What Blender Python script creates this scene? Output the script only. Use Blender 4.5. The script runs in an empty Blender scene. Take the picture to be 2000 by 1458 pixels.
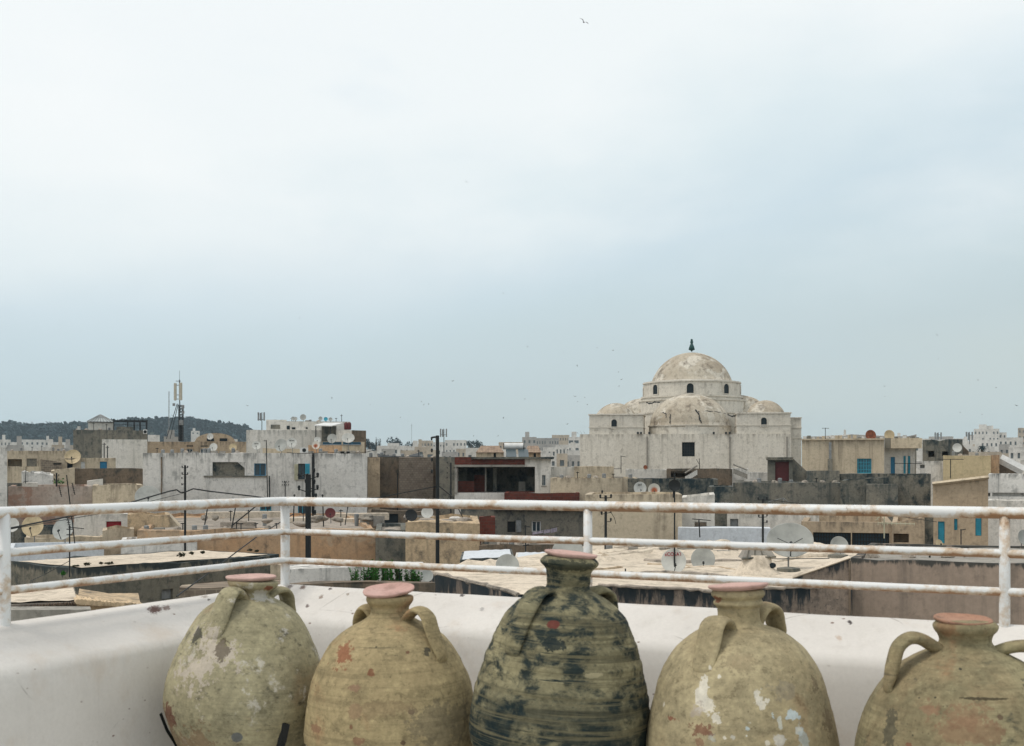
import bpy, bmesh, math, random, zlib
from mathutils import Vector, Matrix, noise
R = math.radians
random.seed(7)
sc = bpy.context.scene
COL = sc.collection
# ------------------------------------------------------------------ camera, sky, sun, exposure
F, HY, EZ = 2400.0, 912.0, 9.0           # focal length in photo pixels, horizon row, eye height
cam = bpy.data.cameras.new('camera'); camo = bpy.data.objects.new('camera', cam); COL.objects.link(camo)
camo.location = (0, 0, EZ); camo.rotation_euler = (R(90), 0, 0)
cam.sensor_width = 36; cam.lens = 36*F/2000; cam.shift_y = (HY-729)/2000
cam.clip_start = .1; cam.clip_end = 9000
cam.dof.use_dof = True; cam.dof.focus_distance = 45; cam.dof.aperture_fstop = 9
sc.camera = camo
sc.view_settings.view_transform = 'Standard'; sc.view_settings.look = 'None'
sc.view_settings.exposure = 0; sc.view_settings.gamma = 1
SUN_EL, SUN_AZ = R(64), R(72)           # high, to the left and a little behind the viewer
sun = bpy.data.lights.new('sun', 'SUN'); sun.energy = 1.5; sun.angle = R(14); sun.color = (1, .93, .83)
so = bpy.data.objects.new('sun', sun); COL.objects.link(so)
sdir = Vector((-math.cos(SUN_EL)*math.sin(SUN_AZ), -math.cos(SUN_EL)*math.cos(SUN_AZ), math.sin(SUN_EL)))
so.rotation_euler = sdir.to_track_quat('Z', 'Y').to_euler()
w = bpy.data.worlds.new('World'); sc.world = w; w.use_nodes = True
T = w.node_tree; T.nodes.clear()
class NT:
    """tiny node helper"""
    def __init__(s, t): s.t = t; s.n = t.nodes; s.l = t.links
    def node(s, k, **kw):
        o = s.n.new(k)
        for a, b in kw.items(): setattr(o, a, b)
        return o
    def setin(s, sock, v):
        if isinstance(v, bpy.types.NodeSocket): s.l.new(v, sock)
        elif v is not None:
            if isinstance(v, (tuple, list)) and len(v) == 3 and len(sock.default_value) == 4: v = (*v, 1)
            sock.default_value = v
    def math(s, op, a, b=None, c=None, clamp=False):
        o = s.node('ShaderNodeMath', operation=op, use_clamp=clamp)
        s.setin(o.inputs[0], a)
        if b is not None: s.setin(o.inputs[1], b)
        if c is not None: s.setin(o.inputs[2], c)
        return o.outputs[0]
    def vmath(s, op, a, b=None):
        o = s.node('ShaderNodeVectorMath', operation=op); s.setin(o.inputs[0], a)
        if b is not None: s.setin(o.inputs[1], b)
        return o.outputs[1] if op in ('LENGTH', 'DISTANCE') else o.outputs[0]
    def mix(s, f, a, b, blend='MIX'):
        o = s.node('ShaderNodeMix', data_type='RGBA', blend_type=blend)
        s.setin(o.inputs[0], f); s.setin(o.inputs[6], a); s.setin(o.inputs[7], b); return o.outputs[2]
    def mr(s, v, a, b, c=0., d=1., smooth=True):
        o = s.node('ShaderNodeMapRange', interpolation_type='SMOOTHSTEP' if smooth else 'LINEAR')
        s.setin(o.inputs[0], v); s.setin(o.inputs[1], a); s.setin(o.inputs[2], b); s.setin(o.inputs[3], c); s.setin(o.inputs[4], d)
        return o.outputs[0]
    def noise(s, vec, scale, detail=5, rough=.6, dist=0.):
        o = s.node('ShaderNodeTexNoise'); s.setin(o.inputs['Vector'], vec); o.inputs['Scale'].default_value = scale
        o.inputs['Detail'].default_value = detail; o.inputs['Roughness'].default_value = rough; o.inputs['Distortion'].default_value = dist
        return o.outputs[0]
    def mapv(s, vec, scale=(1, 1, 1), loc=(0, 0, 0), rot=(0, 0, 0)):
        o = s.node('ShaderNodeMapping'); s.setin(o.inputs[0], vec); o.inputs[1].default_value = loc
        o.inputs[2].default_value = rot; o.inputs[3].default_value = scale; return o.outputs[0]
    def ramp(s, v, stops):
        o = s.node('ShaderNodeValToRGB'); cr = o.color_ramp
        cr.elements[0].position = stops[0][0]; cr.elements[0].color = (*stops[0][1], 1)
        cr.elements[1].position = stops[-1][0]; cr.elements[1].color = (*stops[-1][1], 1)
        for p, c in stops[1:-1]:
            e = cr.elements.new(p); e.color = (*c, 1)
        s.setin(o.inputs[0], v); return o.outputs[0]
g = NT(T)
tc = g.node('ShaderNodeTexCoord').outputs['Generated']
sky = g.node('ShaderNodeTexSky', sky_type='NISHITA', sun_disc=False)
sky.sun_elevation = SUN_EL; sky.sun_rotation = R(180)+SUN_AZ; sky.air_density = 1.2; sky.dust_density = 3
bg1 = g.node('ShaderNodeBackground'); g.l.new(sky.outputs[0], bg1.inputs[0]); bg1.inputs[1].default_value = .1
sep = g.node('ShaderNodeSeparateXYZ'); g.l.new(tc, sep.inputs[0])
el = sep.outputs[2]
warp = g.noise(g.mapv(tc, (1.3, 1.3, 3.0), (3.1, 1.7, .4)), 1.5, 7, .5, .2)
el2 = g.math('ADD', el, g.math('MULTIPLY', g.math('SUBTRACT', warp, .5), .26))
el2 = g.math('SUBTRACT', el2, g.math('MULTIPLY', sep.outputs[0], .19))      # brighter to the left
cc = g.ramp(el2, [(0, (.57, .65, .65)), (.05, (.55, .645, .67)), (.12, (.575, .685, .725)), (.18, (.61, .725, .785)), (.24, (.74, .83, .86)), (.31, (.88, .925, .93)), (.7, (.93, .95, .96))])
wis = g.noise(g.mapv(tc, (1, 1, 2.6), (7.7, 2, 5.2)), 3.0, 8, .55, .15)
cc = g.mix(g.math('MULTIPLY', g.mr(wis, .54, .74), g.mr(el, .17, .28, 0, .8)), cc, (.76, .84, .89))
wh = g.noise(g.mapv(tc, (1, 1, 2.2), (1.7, 9, 3.2)), 1.9, 8, .5, .15)
cc = g.mix(g.math('MULTIPLY', g.mr(wh, .47, .68), g.mr(el, .08, .24, 0, .8)), cc, (.95, .97, .965))
bg2 = g.node('ShaderNodeBackground'); g.l.new(cc, bg2.inputs[0]); bg2.inputs[1].default_value = 1.08
ms = g.node('ShaderNodeMixShader'); ms.inputs[0].default_value = .94
g.l.new(bg1.outputs[0], ms.inputs[1]); g.l.new(bg2.outputs[0], ms.inputs[2])
wo = g.node('ShaderNodeOutputWorld'); g.l.new(ms.outputs[0], wo.inputs[0])

# ------------------------------------------------------------------ helpers
def W(px, py, d): return Vector(((px-1000)/F*d, d, EZ+(HY-py)/F*d))
def h01(*a): return (zlib.crc32(repr(a).encode()) % 10007)/10007.0
def link(name, me, m=None, parent=None, smooth=False):
    o = bpy.data.objects.new(name, me); COL.objects.link(o)
    if m is not None and not me.materials: me.materials.append(m)
    if parent is not None: o.parent = parent
    if smooth:
        me.polygons.foreach_set('use_smooth', [True]*len(me.polygons))
    return o
def mk(name, bm, m, parent=None, smooth=False):
    me = bpy.data.meshes.new(name); bm.to_mesh(me); bm.free(); return link(name, me, m, parent, smooth)
def tag(o, label=None, cat=None, group=None, kind=None):
    if label: o['label'] = label
    if cat: o['category'] = cat
    if group: o['group'] = group
    if kind: o['kind'] = kind
    return o
def empty(name, loc, label, cat, group=None, rz=0):
    o = bpy.data.objects.new(name, None); COL.objects.link(o); o.location = loc; o.rotation_euler = (0, 0, rz)
    o.empty_display_size = .2
    return tag(o, label, cat, group)
def copy_tree(o, parent=None):
    c = o.copy(); COL.objects.link(c)
    if parent is not None: c.parent = parent
    for ch in [x for x in COL.objects if x.parent == o]: copy_tree(ch, c)
    return c
def bx(bm, x0, y0, z0, x1, y1, z1, M=None):
    v = [bm.verts.new(p) for p in ((x0,y0,z0),(x1,y0,z0),(x1,y1,z0),(x0,y1,z0),(x0,y0,z1),(x1,y0,z1),(x1,y1,z1),(x0,y1,z1))]
    for f in ((0,1,5,4),(1,2,6,5),(2,3,7,6),(3,0,4,7),(4,5,6,7),(3,2,1,0)): bm.faces.new([v[i] for i in f])
    if M is not None:
        for q in v: q.co = M @ q.co
    return v
def tube(bm, pts, r, seg=8, caps=True, flat=None):
    """sweep a circle (radius r or list) along pts; flat=(w,t) sweeps an ellipse"""
    pts = [Vector(p) for p in pts]; n = len(pts); rings = []
    up = None
    for i, p in enumerate(pts):
        t = (pts[min(i+1, n-1)]-pts[max(i-1, 0)]).normalized()
        if up is None:
            up = Vector((0, 0, 1)) if abs(t.z) < .9 else Vector((0, 1, 0))
            if flat and len(flat) == 3: up = Vector(flat[2])
        a = t.cross(up).normalized(); b = a.cross(t).normalized(); up = b
        rr = r[i] if isinstance(r, (list, tuple)) else r
        ra, rb = ((rr[0]*flat[0], rr[1]*flat[1]) if isinstance(rr, tuple) else (rr*flat[0], rr*flat[1])) if flat else (rr, rr)
        rings.append([bm.verts.new(p+a*math.cos(k*2*math.pi/seg)*ra+b*math.sin(k*2*math.pi/seg)*rb) for k in range(seg)])
    for A, B in zip(rings, rings[1:]):
        for k in range(seg): bm.faces.new((A[k], A[(k+1) % seg], B[(k+1) % seg], B[k]))
    if caps:
        bm.faces.new(rings[0][::-1]); bm.faces.new(rings[-1])
def lathe(bm, prof, seg=24, c=(0, 0, 0), a0=0, a1=2*math.pi, cap=True, ph=0):
    c = Vector(c); full = abs(a1-a0-2*math.pi) < 1e-6; rings = []
    for r, z in prof:
        if r < 1e-5: rings.append([bm.verts.new(c+Vector((0, 0, z)))]); continue
        m = seg if full else seg+1
        rings.append([bm.verts.new(c+Vector((r*math.cos(ph+a0+(a1-a0)*k/seg), r*math.sin(ph+a0+(a1-a0)*k/seg), z))) for k in range(m)])
    for A, B in zip(rings, rings[1:]):
        la, lb = len(A), len(B); m = seg if full else seg
        for k in range(m):
            k2 = (k+1) % max(la, lb)
            if la == 1 and lb == 1: continue
            if la == 1: bm.faces.new((A[0], B[k2], B[k]))
            elif lb == 1: bm.faces.new((A[k], A[k2], B[0]))
            else: bm.faces.new((A[k], A[k2], B[k2], B[k]))
    if cap and full:
        if len(rings[0]) > 1: bm.faces.new(rings[0][::-1])
        if len(rings[-1]) > 1: bm.faces.new(rings[-1])

# ------------------------------------------------------------------ materials
def base_mat(name, rough=.9, spec=.2, metal=0):
    m = bpy.data.materials.new(name); m.use_nodes = True
    n = NT(m.node_tree); b = m.node_tree.nodes['Principled BSDF']
    b.inputs['Roughness'].default_value = rough; b.inputs['Specular IOR Level'].default_value = spec
    b.inputs['Metallic'].default_value = metal
    return m, n, b
def coords(n, seed):
    t = n.node('ShaderNodeTexCoord'); oi = n.node('ShaderNodeObjectInfo')
    off = n.math('MULTIPLY', oi.outputs['Random'], 37.0)
    cv = n.node('ShaderNodeCombineXYZ'); n.l.new(off, cv.inputs[0]); n.l.new(off, cv.inputs[1]); cv.inputs[2].default_value = seed*9.1
    return t, n.vmath('ADD', t.outputs['Object'], cv.outputs[0])
def plaster(name, c1, c2=None, stain=(.055, .06, .055), sa=.3, streak=.4, patch=None, pa=.5, tb=0, k=1., bump=.35, fine=.18):
    c2 = c2 or tuple(x*.75 for x in c1)
    m, n, b = base_mat(name, .92, .15)
    t, v = coords(n, h01(name))
    L = n.noise(v, .22*k, 6, .6, .3); M = n.noise(n.mapv(v, (1, 1, .8), (4, 2, 1)), 1.1*k, 9, .66, .2)
    S = n.noise(v, 7*k, 6, .7)
    col = n.mix(n.mr(L, .36, .64), c1, c2)
    col = n.mix(n.mr(n.noise(n.mapv(v, loc=(9, 9, 9)), .7*k, 5), .5, .75, 0, .5), col, tuple(min(1, x*1.12) for x in c1))
    if patch:
        P = n.noise(n.mapv(v, (1, 1, 1.2), (17, 5, 3)), .42*k, 7, .62, .4)
        col = n.mix(n.mr(P, .53, .56, 0, pa), col, patch)
    G = n.noise(n.mapv(v, (1, 1, .9), (7, 7, 2)), 2.6*k, 10, .74, .15)
    grime = tuple(x*.5+s_*.25 for x, s_ in zip(c2, stain))
    if sa > 0:
        col = n.mix(n.mr(G, .50, .66, 0, min(.9, .25+1.1*sa)), col, grime)
        col = n.mix(n.mr(M, .63-.24*sa, .74-.12*sa, 0, min(1, .3+.9*sa)), col, stain)
        col = n.mix(n.mr(n.noise(n.mapv(v, loc=(1, 3, 8)), 13*k, 5, .75), .57, .66, 0, min(.8, sa*1.1)), col, stain)
    if streak > 0:
        V = n.noise(n.mapv(v, (2.3*k, 2.3*k, .16*k)), 1, 6, .65)
        g2 = n.node('ShaderNodeSeparateXYZ'); n.l.new(t.outputs['Generated'], g2.inputs[0])
        V2 = n.noise(n.mapv(v, (3.1*k, 3.1*k, .5*k), (3, 3, 3)), 1, 5, .6)
        col = n.mix(n.math('MULTIPLY', n.mr(V, .5, .72), n.mr(g2.outputs[2], .2, 1.0, .25*streak, streak)), col, stain)
        col = n.mix(n.math('MULTIPLY', n.mr(V2, .45, .6), n.mr(g2.outputs[2], .93, .995, 0, streak)), col, stain)
    if tb:
        T3 = n.noise(n.mapv(v, (1.6, 1.6, .28), (6, 2, 9)), 1, 7, .7); g4 = n.node('ShaderNodeSeparateXYZ'); n.l.new(t.outputs['Generated'], g4.inputs[0])
        col = n.mix(n.mr(n.math('ADD', T3, n.mr(g4.outputs[2], tb, 1.0, -.24, .06)), .42, .52, 0, .9), col, stain)
    col = n.mix(1, col, n.mix(n.mr(S, .2, .8, 0, 1, False), (1-fine,)*3, (1+fine,)*3), 'MULTIPLY')
    n.l.new(col, b.inputs['Base Color'])
    bp = n.node('ShaderNodeBump'); bp.inputs[0].default_value = bump; bp.inputs[1].default_value = .04
    n.l.new(n.math('ADD', S, n.math('MULTIPLY', M, 1.5)), bp.inputs[2]); n.l.new(bp.outputs[0], b.inputs['Normal'])
    return m
def paint(name, c, rough=.55, var=.15, scale=3, metal=0, spec=.3):
    m, n, b = base_mat(name, rough, spec, metal)
    t, v = coords(n, h01(name))
    S = n.noise(v, scale, 6, .65)
    n.l.new(n.mix(n.mr(S, .3, .75), c, tuple(x*(1-var*1.6) for x in c)), b.inputs['Base Color'])
    return m
def brick(name, c1, c2, mortar=(.32, .28, .24), bw=.22, bh=.09):
    m, n, b = base_mat(name, .95, .1)
    t, v = coords(n, h01(name))
    s = n.node('ShaderNodeSeparateXYZ'); n.l.new(v, s.inputs[0])
    cv = n.node('ShaderNodeCombineXYZ'); n.l.new(n.math('ADD', s.outputs[0], s.outputs[1]), cv.inputs[0]); n.l.new(s.outputs[2], cv.inputs[1])
    br = n.node('ShaderNodeTexBrick'); n.l.new(cv.outputs[0], br.inputs[0]); br.inputs['Scale'].default_value = 1
    br.inputs['Brick Width'].default_value = bw; br.inputs['Row Height'].default_value = bh; br.inputs['Mortar Size'].default_value = .012
    br.inputs['Color1'].default_value = (*c1, 1); br.inputs['Color2'].default_value = (*c2, 1); br.inputs['Mortar'].default_value = (*mortar, 1)
    N = n.noise(v, 1.4, 7, .65)
    n.l.new(n.mix(n.mr(N, .5, .75, 0, .75), br.outputs[0], tuple(x*.3 for x in c1)), b.inputs['Base Color'])
    bp = n.node('ShaderNodeBump'); bp.inputs[0].default_value = .5; bp.inputs[1].default_value = .03
    n.l.new(br.outputs[1], bp.inputs[2]); bp.invert = True; n.l.new(bp.outputs[0], b.inputs['Normal'])
    return m
def tiles(name, c1, c2, pitch=.25, ax=0):
    m, n, b = base_mat(name, .9, .15)
    t, v = coords(n, h01(name))
    s = n.node('ShaderNodeSeparateXYZ'); n.l.new(v, s.inputs[0])
    wv = n.math('ABSOLUTE', n.math('SINE', n.math('MULTIPLY', s.outputs[ax], math.pi/pitch)))
    N = n.noise(v, 2.2, 7, .65)
    col = n.mix(n.mr(N, .4, .65), c1, c2); col = n.mix(n.mr(wv, .05, .5, .85, 0), col, tuple(x*.2 for x in c1))
    n.l.new(col, b.inputs['Base Color'])
    bp = n.node('ShaderNodeBump'); bp.inputs[0].default_value = .8; bp.inputs[1].default_value = .08
    n.l.new(wv, bp.inputs[2]); n.l.new(bp.outputs[0], b.inputs['Normal'])
    return m
def glass(name, c=(.02, .035, .045), rough=.15):
    m, n, b = base_mat(name, rough, .5)
    t, v = coords(n, h01(name)); n.l.new(n.mix(n.noise(v, 1.5, 3), c, tuple(x*2.2 for x in c)), b.inputs['Base Color'])
    return m
def leafmat(name, c1, c2):
    m, n, b = base_mat(name, .7, .2)
    t, v = coords(n, h01(name)); N = n.noise(v, .9, 4, .6)
    n.l.new(n.mix(n.mr(N, .35, .65), c1, c2), b.inputs['Base Color']); return m

M = {}
M['white'] = plaster('whitewash', (.70, .67, .62), (.63, .60, .54), (.20, .20, .18), .22, .5)
M['white2'] = plaster('old_whitewash', (.71, .69, .65), (.61, .59, .55), (.13, .135, .13), .27, .75)
M['mosque'] = plaster('mosque_limewash', (.67, .63, .555), (.60, .56, .485), (.20, .175, .14), .27, .5, k=.8, bump=.2)
M['domeplaster'] = plaster('dome_plaster', (.37, .315, .24), (.50, .45, .365), (.13, .105, .08), .55, .25, pa=.8, patch=(.60, .56, .48), k=.75)
M['cream'] = plaster('cream_render', (.56, .475, .35), (.49, .41, .30), (.15, .12, .09), .27, .6)
M['tan'] = plaster('tan_render', (.48, .375, .26), (.40, .31, .215), (.10, .085, .065), .32, .6)
M['orange'] = plaster('ochre_render', (.50, .305, .17), (.46, .325, .21), (.10, .08, .06), .32, .55, patch=(.45, .36, .26), pa=.5)
M['rough'] = plaster('rough_sandy_render', (.58, .44, .28), (.49, .37, .24), (.11, .10, .08), .5, .5, bump=.9, fine=.3)
M['brown'] = plaster('brown_render', (.20, .15, .105), (.155, .125, .095), (.045, .05, .045), .5, .5, fine=.3)
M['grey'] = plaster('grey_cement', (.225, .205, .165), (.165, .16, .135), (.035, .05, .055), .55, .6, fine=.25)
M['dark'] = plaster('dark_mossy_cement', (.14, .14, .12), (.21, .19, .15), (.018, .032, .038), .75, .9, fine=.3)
M['stained'] = plaster('black_streaked_render', (.27, .215, .17), (.23, .185, .15), (.012, .024, .032), .55, .6, tb=.74, fine=.25)
M['pink'] = plaster('pinkish_render', (.42, .31, .25), (.50, .43, .37), (.14, .11, .09), .3, .4, patch=(.36, .19, .13), pa=.6)
M['hall'] = plaster('dark_hall_render', (.20, .18, .14), (.13, .125, .10), (.03, .04, .042), .5, .4, tb=.86, fine=.25); M['green'] = paint('dark_green_finial', (.01, .06, .06))
M['yellow'] = plaster('yellow_render', (.56, .45, .27), (.52, .42, .26), (.2, .17, .1), .2, .3)
M['bluewhite'] = plaster('bluish_whitewash', (.60, .63, .66), (.55, .58, .61), (.3, .3, .3), .15, .2)
M['roof'] = plaster('sandy_roof_screed', (.64, .555, .445), (.54, .465, .37), (.26, .22, .17), .5, 0, k=.9, bump=.35, fine=.25)
M['roofgrey'] = plaster('grey_roof_screed', (.36, .31, .26), (.28, .25, .21), (.09, .085, .075), .55, 0, bump=.6, fine=.3)
M['farwhite'] = plaster('far_white_render', (.66, .64, .60), (.56, .54, .50), (.25, .25, .24), .3, .2, k=.2, bump=0)
M['fargrey'] = plaster('far_grey_render', (.42, .40, .37), (.36, .35, .33), (.15, .15, .15), .3, .2, k=.2, bump=0)
M['fartan'] = plaster('far_tan_render', (.50, .43, .34), (.42, .36, .29), (.15, .14, .12), .3, .2, k=.2, bump=0)
M['brick'] = brick('red_hollow_brick', (.155, .045, .032), (.105, .034, .026), (.10, .065, .05), .3, .2)
M['stone'] = brick('rubble_stone', (.26, .21, .16), (.17, .14, .11), (.34, .29, .22), .35, .2)
M['blocks'] = brick('brown_block_wall', (.17, .135, .105), (.22, .18, .14), (.11, .10, .09), .25, .18)
M['tiles'] = tiles('clay_roof_tiles', (.34, .25, .18), (.20, .145, .11), .16)
M['blue'] = paint('blue_paint', (.03, .20, .36)); M['teal'] = paint('turquoise_paint', (.04, .34, .47))
M['maroon'] = paint('maroon_paint', (.11, .02, .02)); M['red'] = paint('red_cloth', (.32, .02, .03))
M['creamp'] = paint('cream_paint', (.50, .48, .34)); M['whitep'] = paint('white_paint', (.72, .72, .70), .4)
M['metal'] = paint('dark_steel', (.03, .035, .038), .6, .3); M['metal2'] = paint('galvanised_steel', (.26, .27, .27), .5, .3)
M['black'] = paint('black_paint', (.012, .015, .016), .6); M['glass'] = glass('window_glass'); M['void'] = glass('dark_interior', (.004, .009, .012), .9); M['farglass'] = glass('far_window', (.07, .085, .09), .5)
M['dishw'] = paint('dish_white', (.60, .60, .56), .5, .2, 2); M['dishg'] = paint('dish_grey', (.40, .41, .385), .6, .2, 2)
M['dishy'] = paint('dish_yellowed', (.55, .44, .27), .6, .25, 2.5); M['rusty'] = paint('rust_paint', (.30, .10, .05), .8, .5, 6)
M['concrete'] = plaster('bare_concrete', (.34, .32, .28), (.28, .26, .23), (.1, .1, .09), .4, .3)
M['panel'] = paint('collector_glass', (.05, .075, .085), .25); M['cloth'] = paint('pale_laundry', (.55, .52, .60), .9)
M['leaf'] = leafmat('leaf', (.025, .12, .02), (.06, .22, .035)); M['pine'] = leafmat('far_tree_leaf', (.006, .025, .034), (.016, .042, .044))
M['weed'] = leafmat('weed', (.07, .075, .045), (.11, .10, .06)); M['bark'] = paint('bark', (.10, .075, .05), .9)
M['bird'] = paint('dark_feathers', (.03, .03, .035), .8)
def rustdish():
    m, n, b = base_mat('dish_rusted', .7, .2)
    t, v = coords(n, .3); g3 = n.node('ShaderNodeSeparateXYZ'); n.l.new(t.outputs['Generated'], g3.inputs[0])
    dd = n.math('ADD', n.vmath('DISTANCE', n.mapv(t.outputs['Generated'], (1, 0, 1)), (.5, 0, .42)), n.math('MULTIPLY', n.noise(v, 4, 6), .3))
    n.l.new(n.mix(n.mr(dd, .28, .52), (.36, .10, .04), (.58, .55, .48)), b.inputs['Base Color']); return m
M['dishr'] = rustdish()

# ------------------------------------------------------------------ frames and blocks (the town's buildings)
class Frame:
    """a vertical plane at its real distance; local x along the facade, y into the building, z up from the ground"""
    def __init__(s, x0, x1, d, d1=None):
        if d1 is None:
            k = ((x0+x1)/2-1000)/F; c = Vector((k, 1)); cn = c.normalized(); s.u = Vector((cn.y, -cn.x)); s.P = c*d
        else:
            a = Vector(((x0-1000)/F*d, d)); b = Vector(((x1-1000)/F*d1, d1)); s.u = (b-a).normalized(); s.P = a
        s.n = Vector((-s.u.y, s.u.x)); s.s0 = 0; s.s0 = s.at(x0, 0).x; s.P = s.P+s.u*s.s0; s.s0 = 0
        s.w = s.at(x1, 0).x
    def at(s, px, py, b=0):
        k = (px-1000)/F; Q = s.P+s.n*b                      # (k t, t) = Q + u a
        den = s.u.x-k*s.u.y; a = (k*Q.y-Q.x)/den; t = Q.y+s.u.y*a
        return Vector((a, b, EZ+(HY-py)/F*t))
    def root(s, name, label, cat, group=None, z=0):
        e = empty(name, (s.P.x, s.P.y, z), label, cat, group, math.atan2(s.u.y, s.u.x)); return e
def wall_mesh(w, dep, zt0, zt1, zb, holes=(), par=.3, parh=.35, jit=.03, seed=0, rev=.22):
    bm = bmesh.new()
    step = max(.8, w/14)
    xs = sorted({0., w, *[h[0] for h in holes], *[h[2] for h in holes], *[step*i for i in range(1, int(w/step))]})
    xs = [x for i, x in enumerate(xs) if i == 0 or x-xs[i-1] > 1e-4]
    def top(x, y=0): return zt0+(zt1-zt0)*x/w + (jit*2*(noise.noise(Vector((x*1.3+seed, y*1.3, seed*.7)))) if jit else 0)
    zs = sorted({zb, *[h[1] for h in holes], *[h[3] for h in holes]})
    zs = [z for i, z in enumerate(zs) if i == 0 or z-zs[i-1] > 1e-4]
    def inh(x, z): return any(h[0] < x < h[2] and h[1] < z < h[3] for h in holes)
    vc = {}
    def V(x, y, z):
        k = (round(x, 4), round(y, 4), round(z, 4))
        if k not in vc: vc[k] = bm.verts.new(k)
        return vc[k]
    def q(*p):
        vs = [V(*a) for a in p]
        if len(set(vs)) == len(vs): 
            try: bm.faces.new(vs)
            except ValueError: pass
    for i in range(len(xs)-1):
        a, b = xs[i], xs[i+1]
        for j in range(len(zs)):
            z0 = zs[j]; z1 = zs[j+1] if j+1 < len(zs) else None
            if z1 is None: q((a, 0, z0), (b, 0, z0), (b, 0, top(b)), (a, 0, top(a)))
            elif not inh((a+b)/2, (z0+z1)/2): q((a, 0, z0), (b, 0, z0), (b, 0, z1), (a, 0, z1))
    for h in holes:
        x0, z0, x1, z1 = h[:4]; r = h[4] if len(h) > 4 else rev
        q((x0, 0, z0), (x0, r, z0), (x0, r, z1), (x0, 0, z1)); q((x1, 0, z0), (x1, 0, z1), (x1, r, z1), (x1, r, z0))
        q((x0, 0, z1), (x0, r, z1), (x1, r, z1), (x1, 0, z1)); q((x0, 0, z0), (x1, 0, z0), (x1, r, z0), (x0, r, z0))
        q((x0, r, z0), (x1, r, z0), (x1, r, z1), (x0, r, z1))
    ny = max(1, int(dep/1.5)); ys = [dep*i/ny for i in range(ny+1)]
    for x in (0, w):
        for a, b in zip(ys, ys[1:]): q((x, a, zb), (x, b, zb), (x, b, top(x, b)), (x, a, top(x, a)))
    for a, b in zip(xs, xs[1:]): q((a, dep, zb), (b, dep, zb), (b, dep, top(b, dep)), (a, dep, top(a, dep)))
    if par <= 0 or dep < 3*par or w < 3*par:
        ring = [(x, 0, top(x)) for x in xs]+[(w, y, top(w, y)) for y in ys[1:]]+[(x, dep, top(x, dep)) for x in xs[::-1][1:]]+[(0, y, top(0, y)) for y in ys[::-1][1:-1]]
        bm.faces.new([V(*p) for p in ring])
    else:
        def inn(x, y): return (min(max(x, par), w-par), min(max(y, par), dep-par))
        ring = [(x, 0) for x in xs]+[(w, y) for y in ys[1:]]+[(x, dep) for x in xs[::-1][1:]]+[(0, y) for y in ys[::-1][1:-1]]
        m = len(ring)
        o_ = [V(x, y, top(x, y)) for x, y in ring]
        i1 = []; i2 = []; cache = {}
        for x, y in ring:
            p = inn(x, y)
            if p not in cache:
                cache[p] = (bm.verts.new((*p, top(*p))), bm.verts.new((*p, top(*p)-parh)))
            i1.append(cache[p][0]); i2.append(cache[p][1])
        for k in range(m):
            k2 = (k+1) % m
            for A, B in ((o_, i1), (i1, i2)):
                vs = [A[k], A[k2], B[k2], B[k]]; u_ = []
                for v_ in vs:
                    if v_ not in u_: u_.append(v_)
                if len(u_) > 2:
                    try: bm.faces.new(u_)
                    except ValueError: pass
        uniq = []
        for v_ in i2:
            if v_ not in uniq: uniq.append(v_)
        bm.faces.new(uniq)
    bmesh.ops.recalc_face_normals(bm, faces=bm.faces)
    return bm
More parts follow.
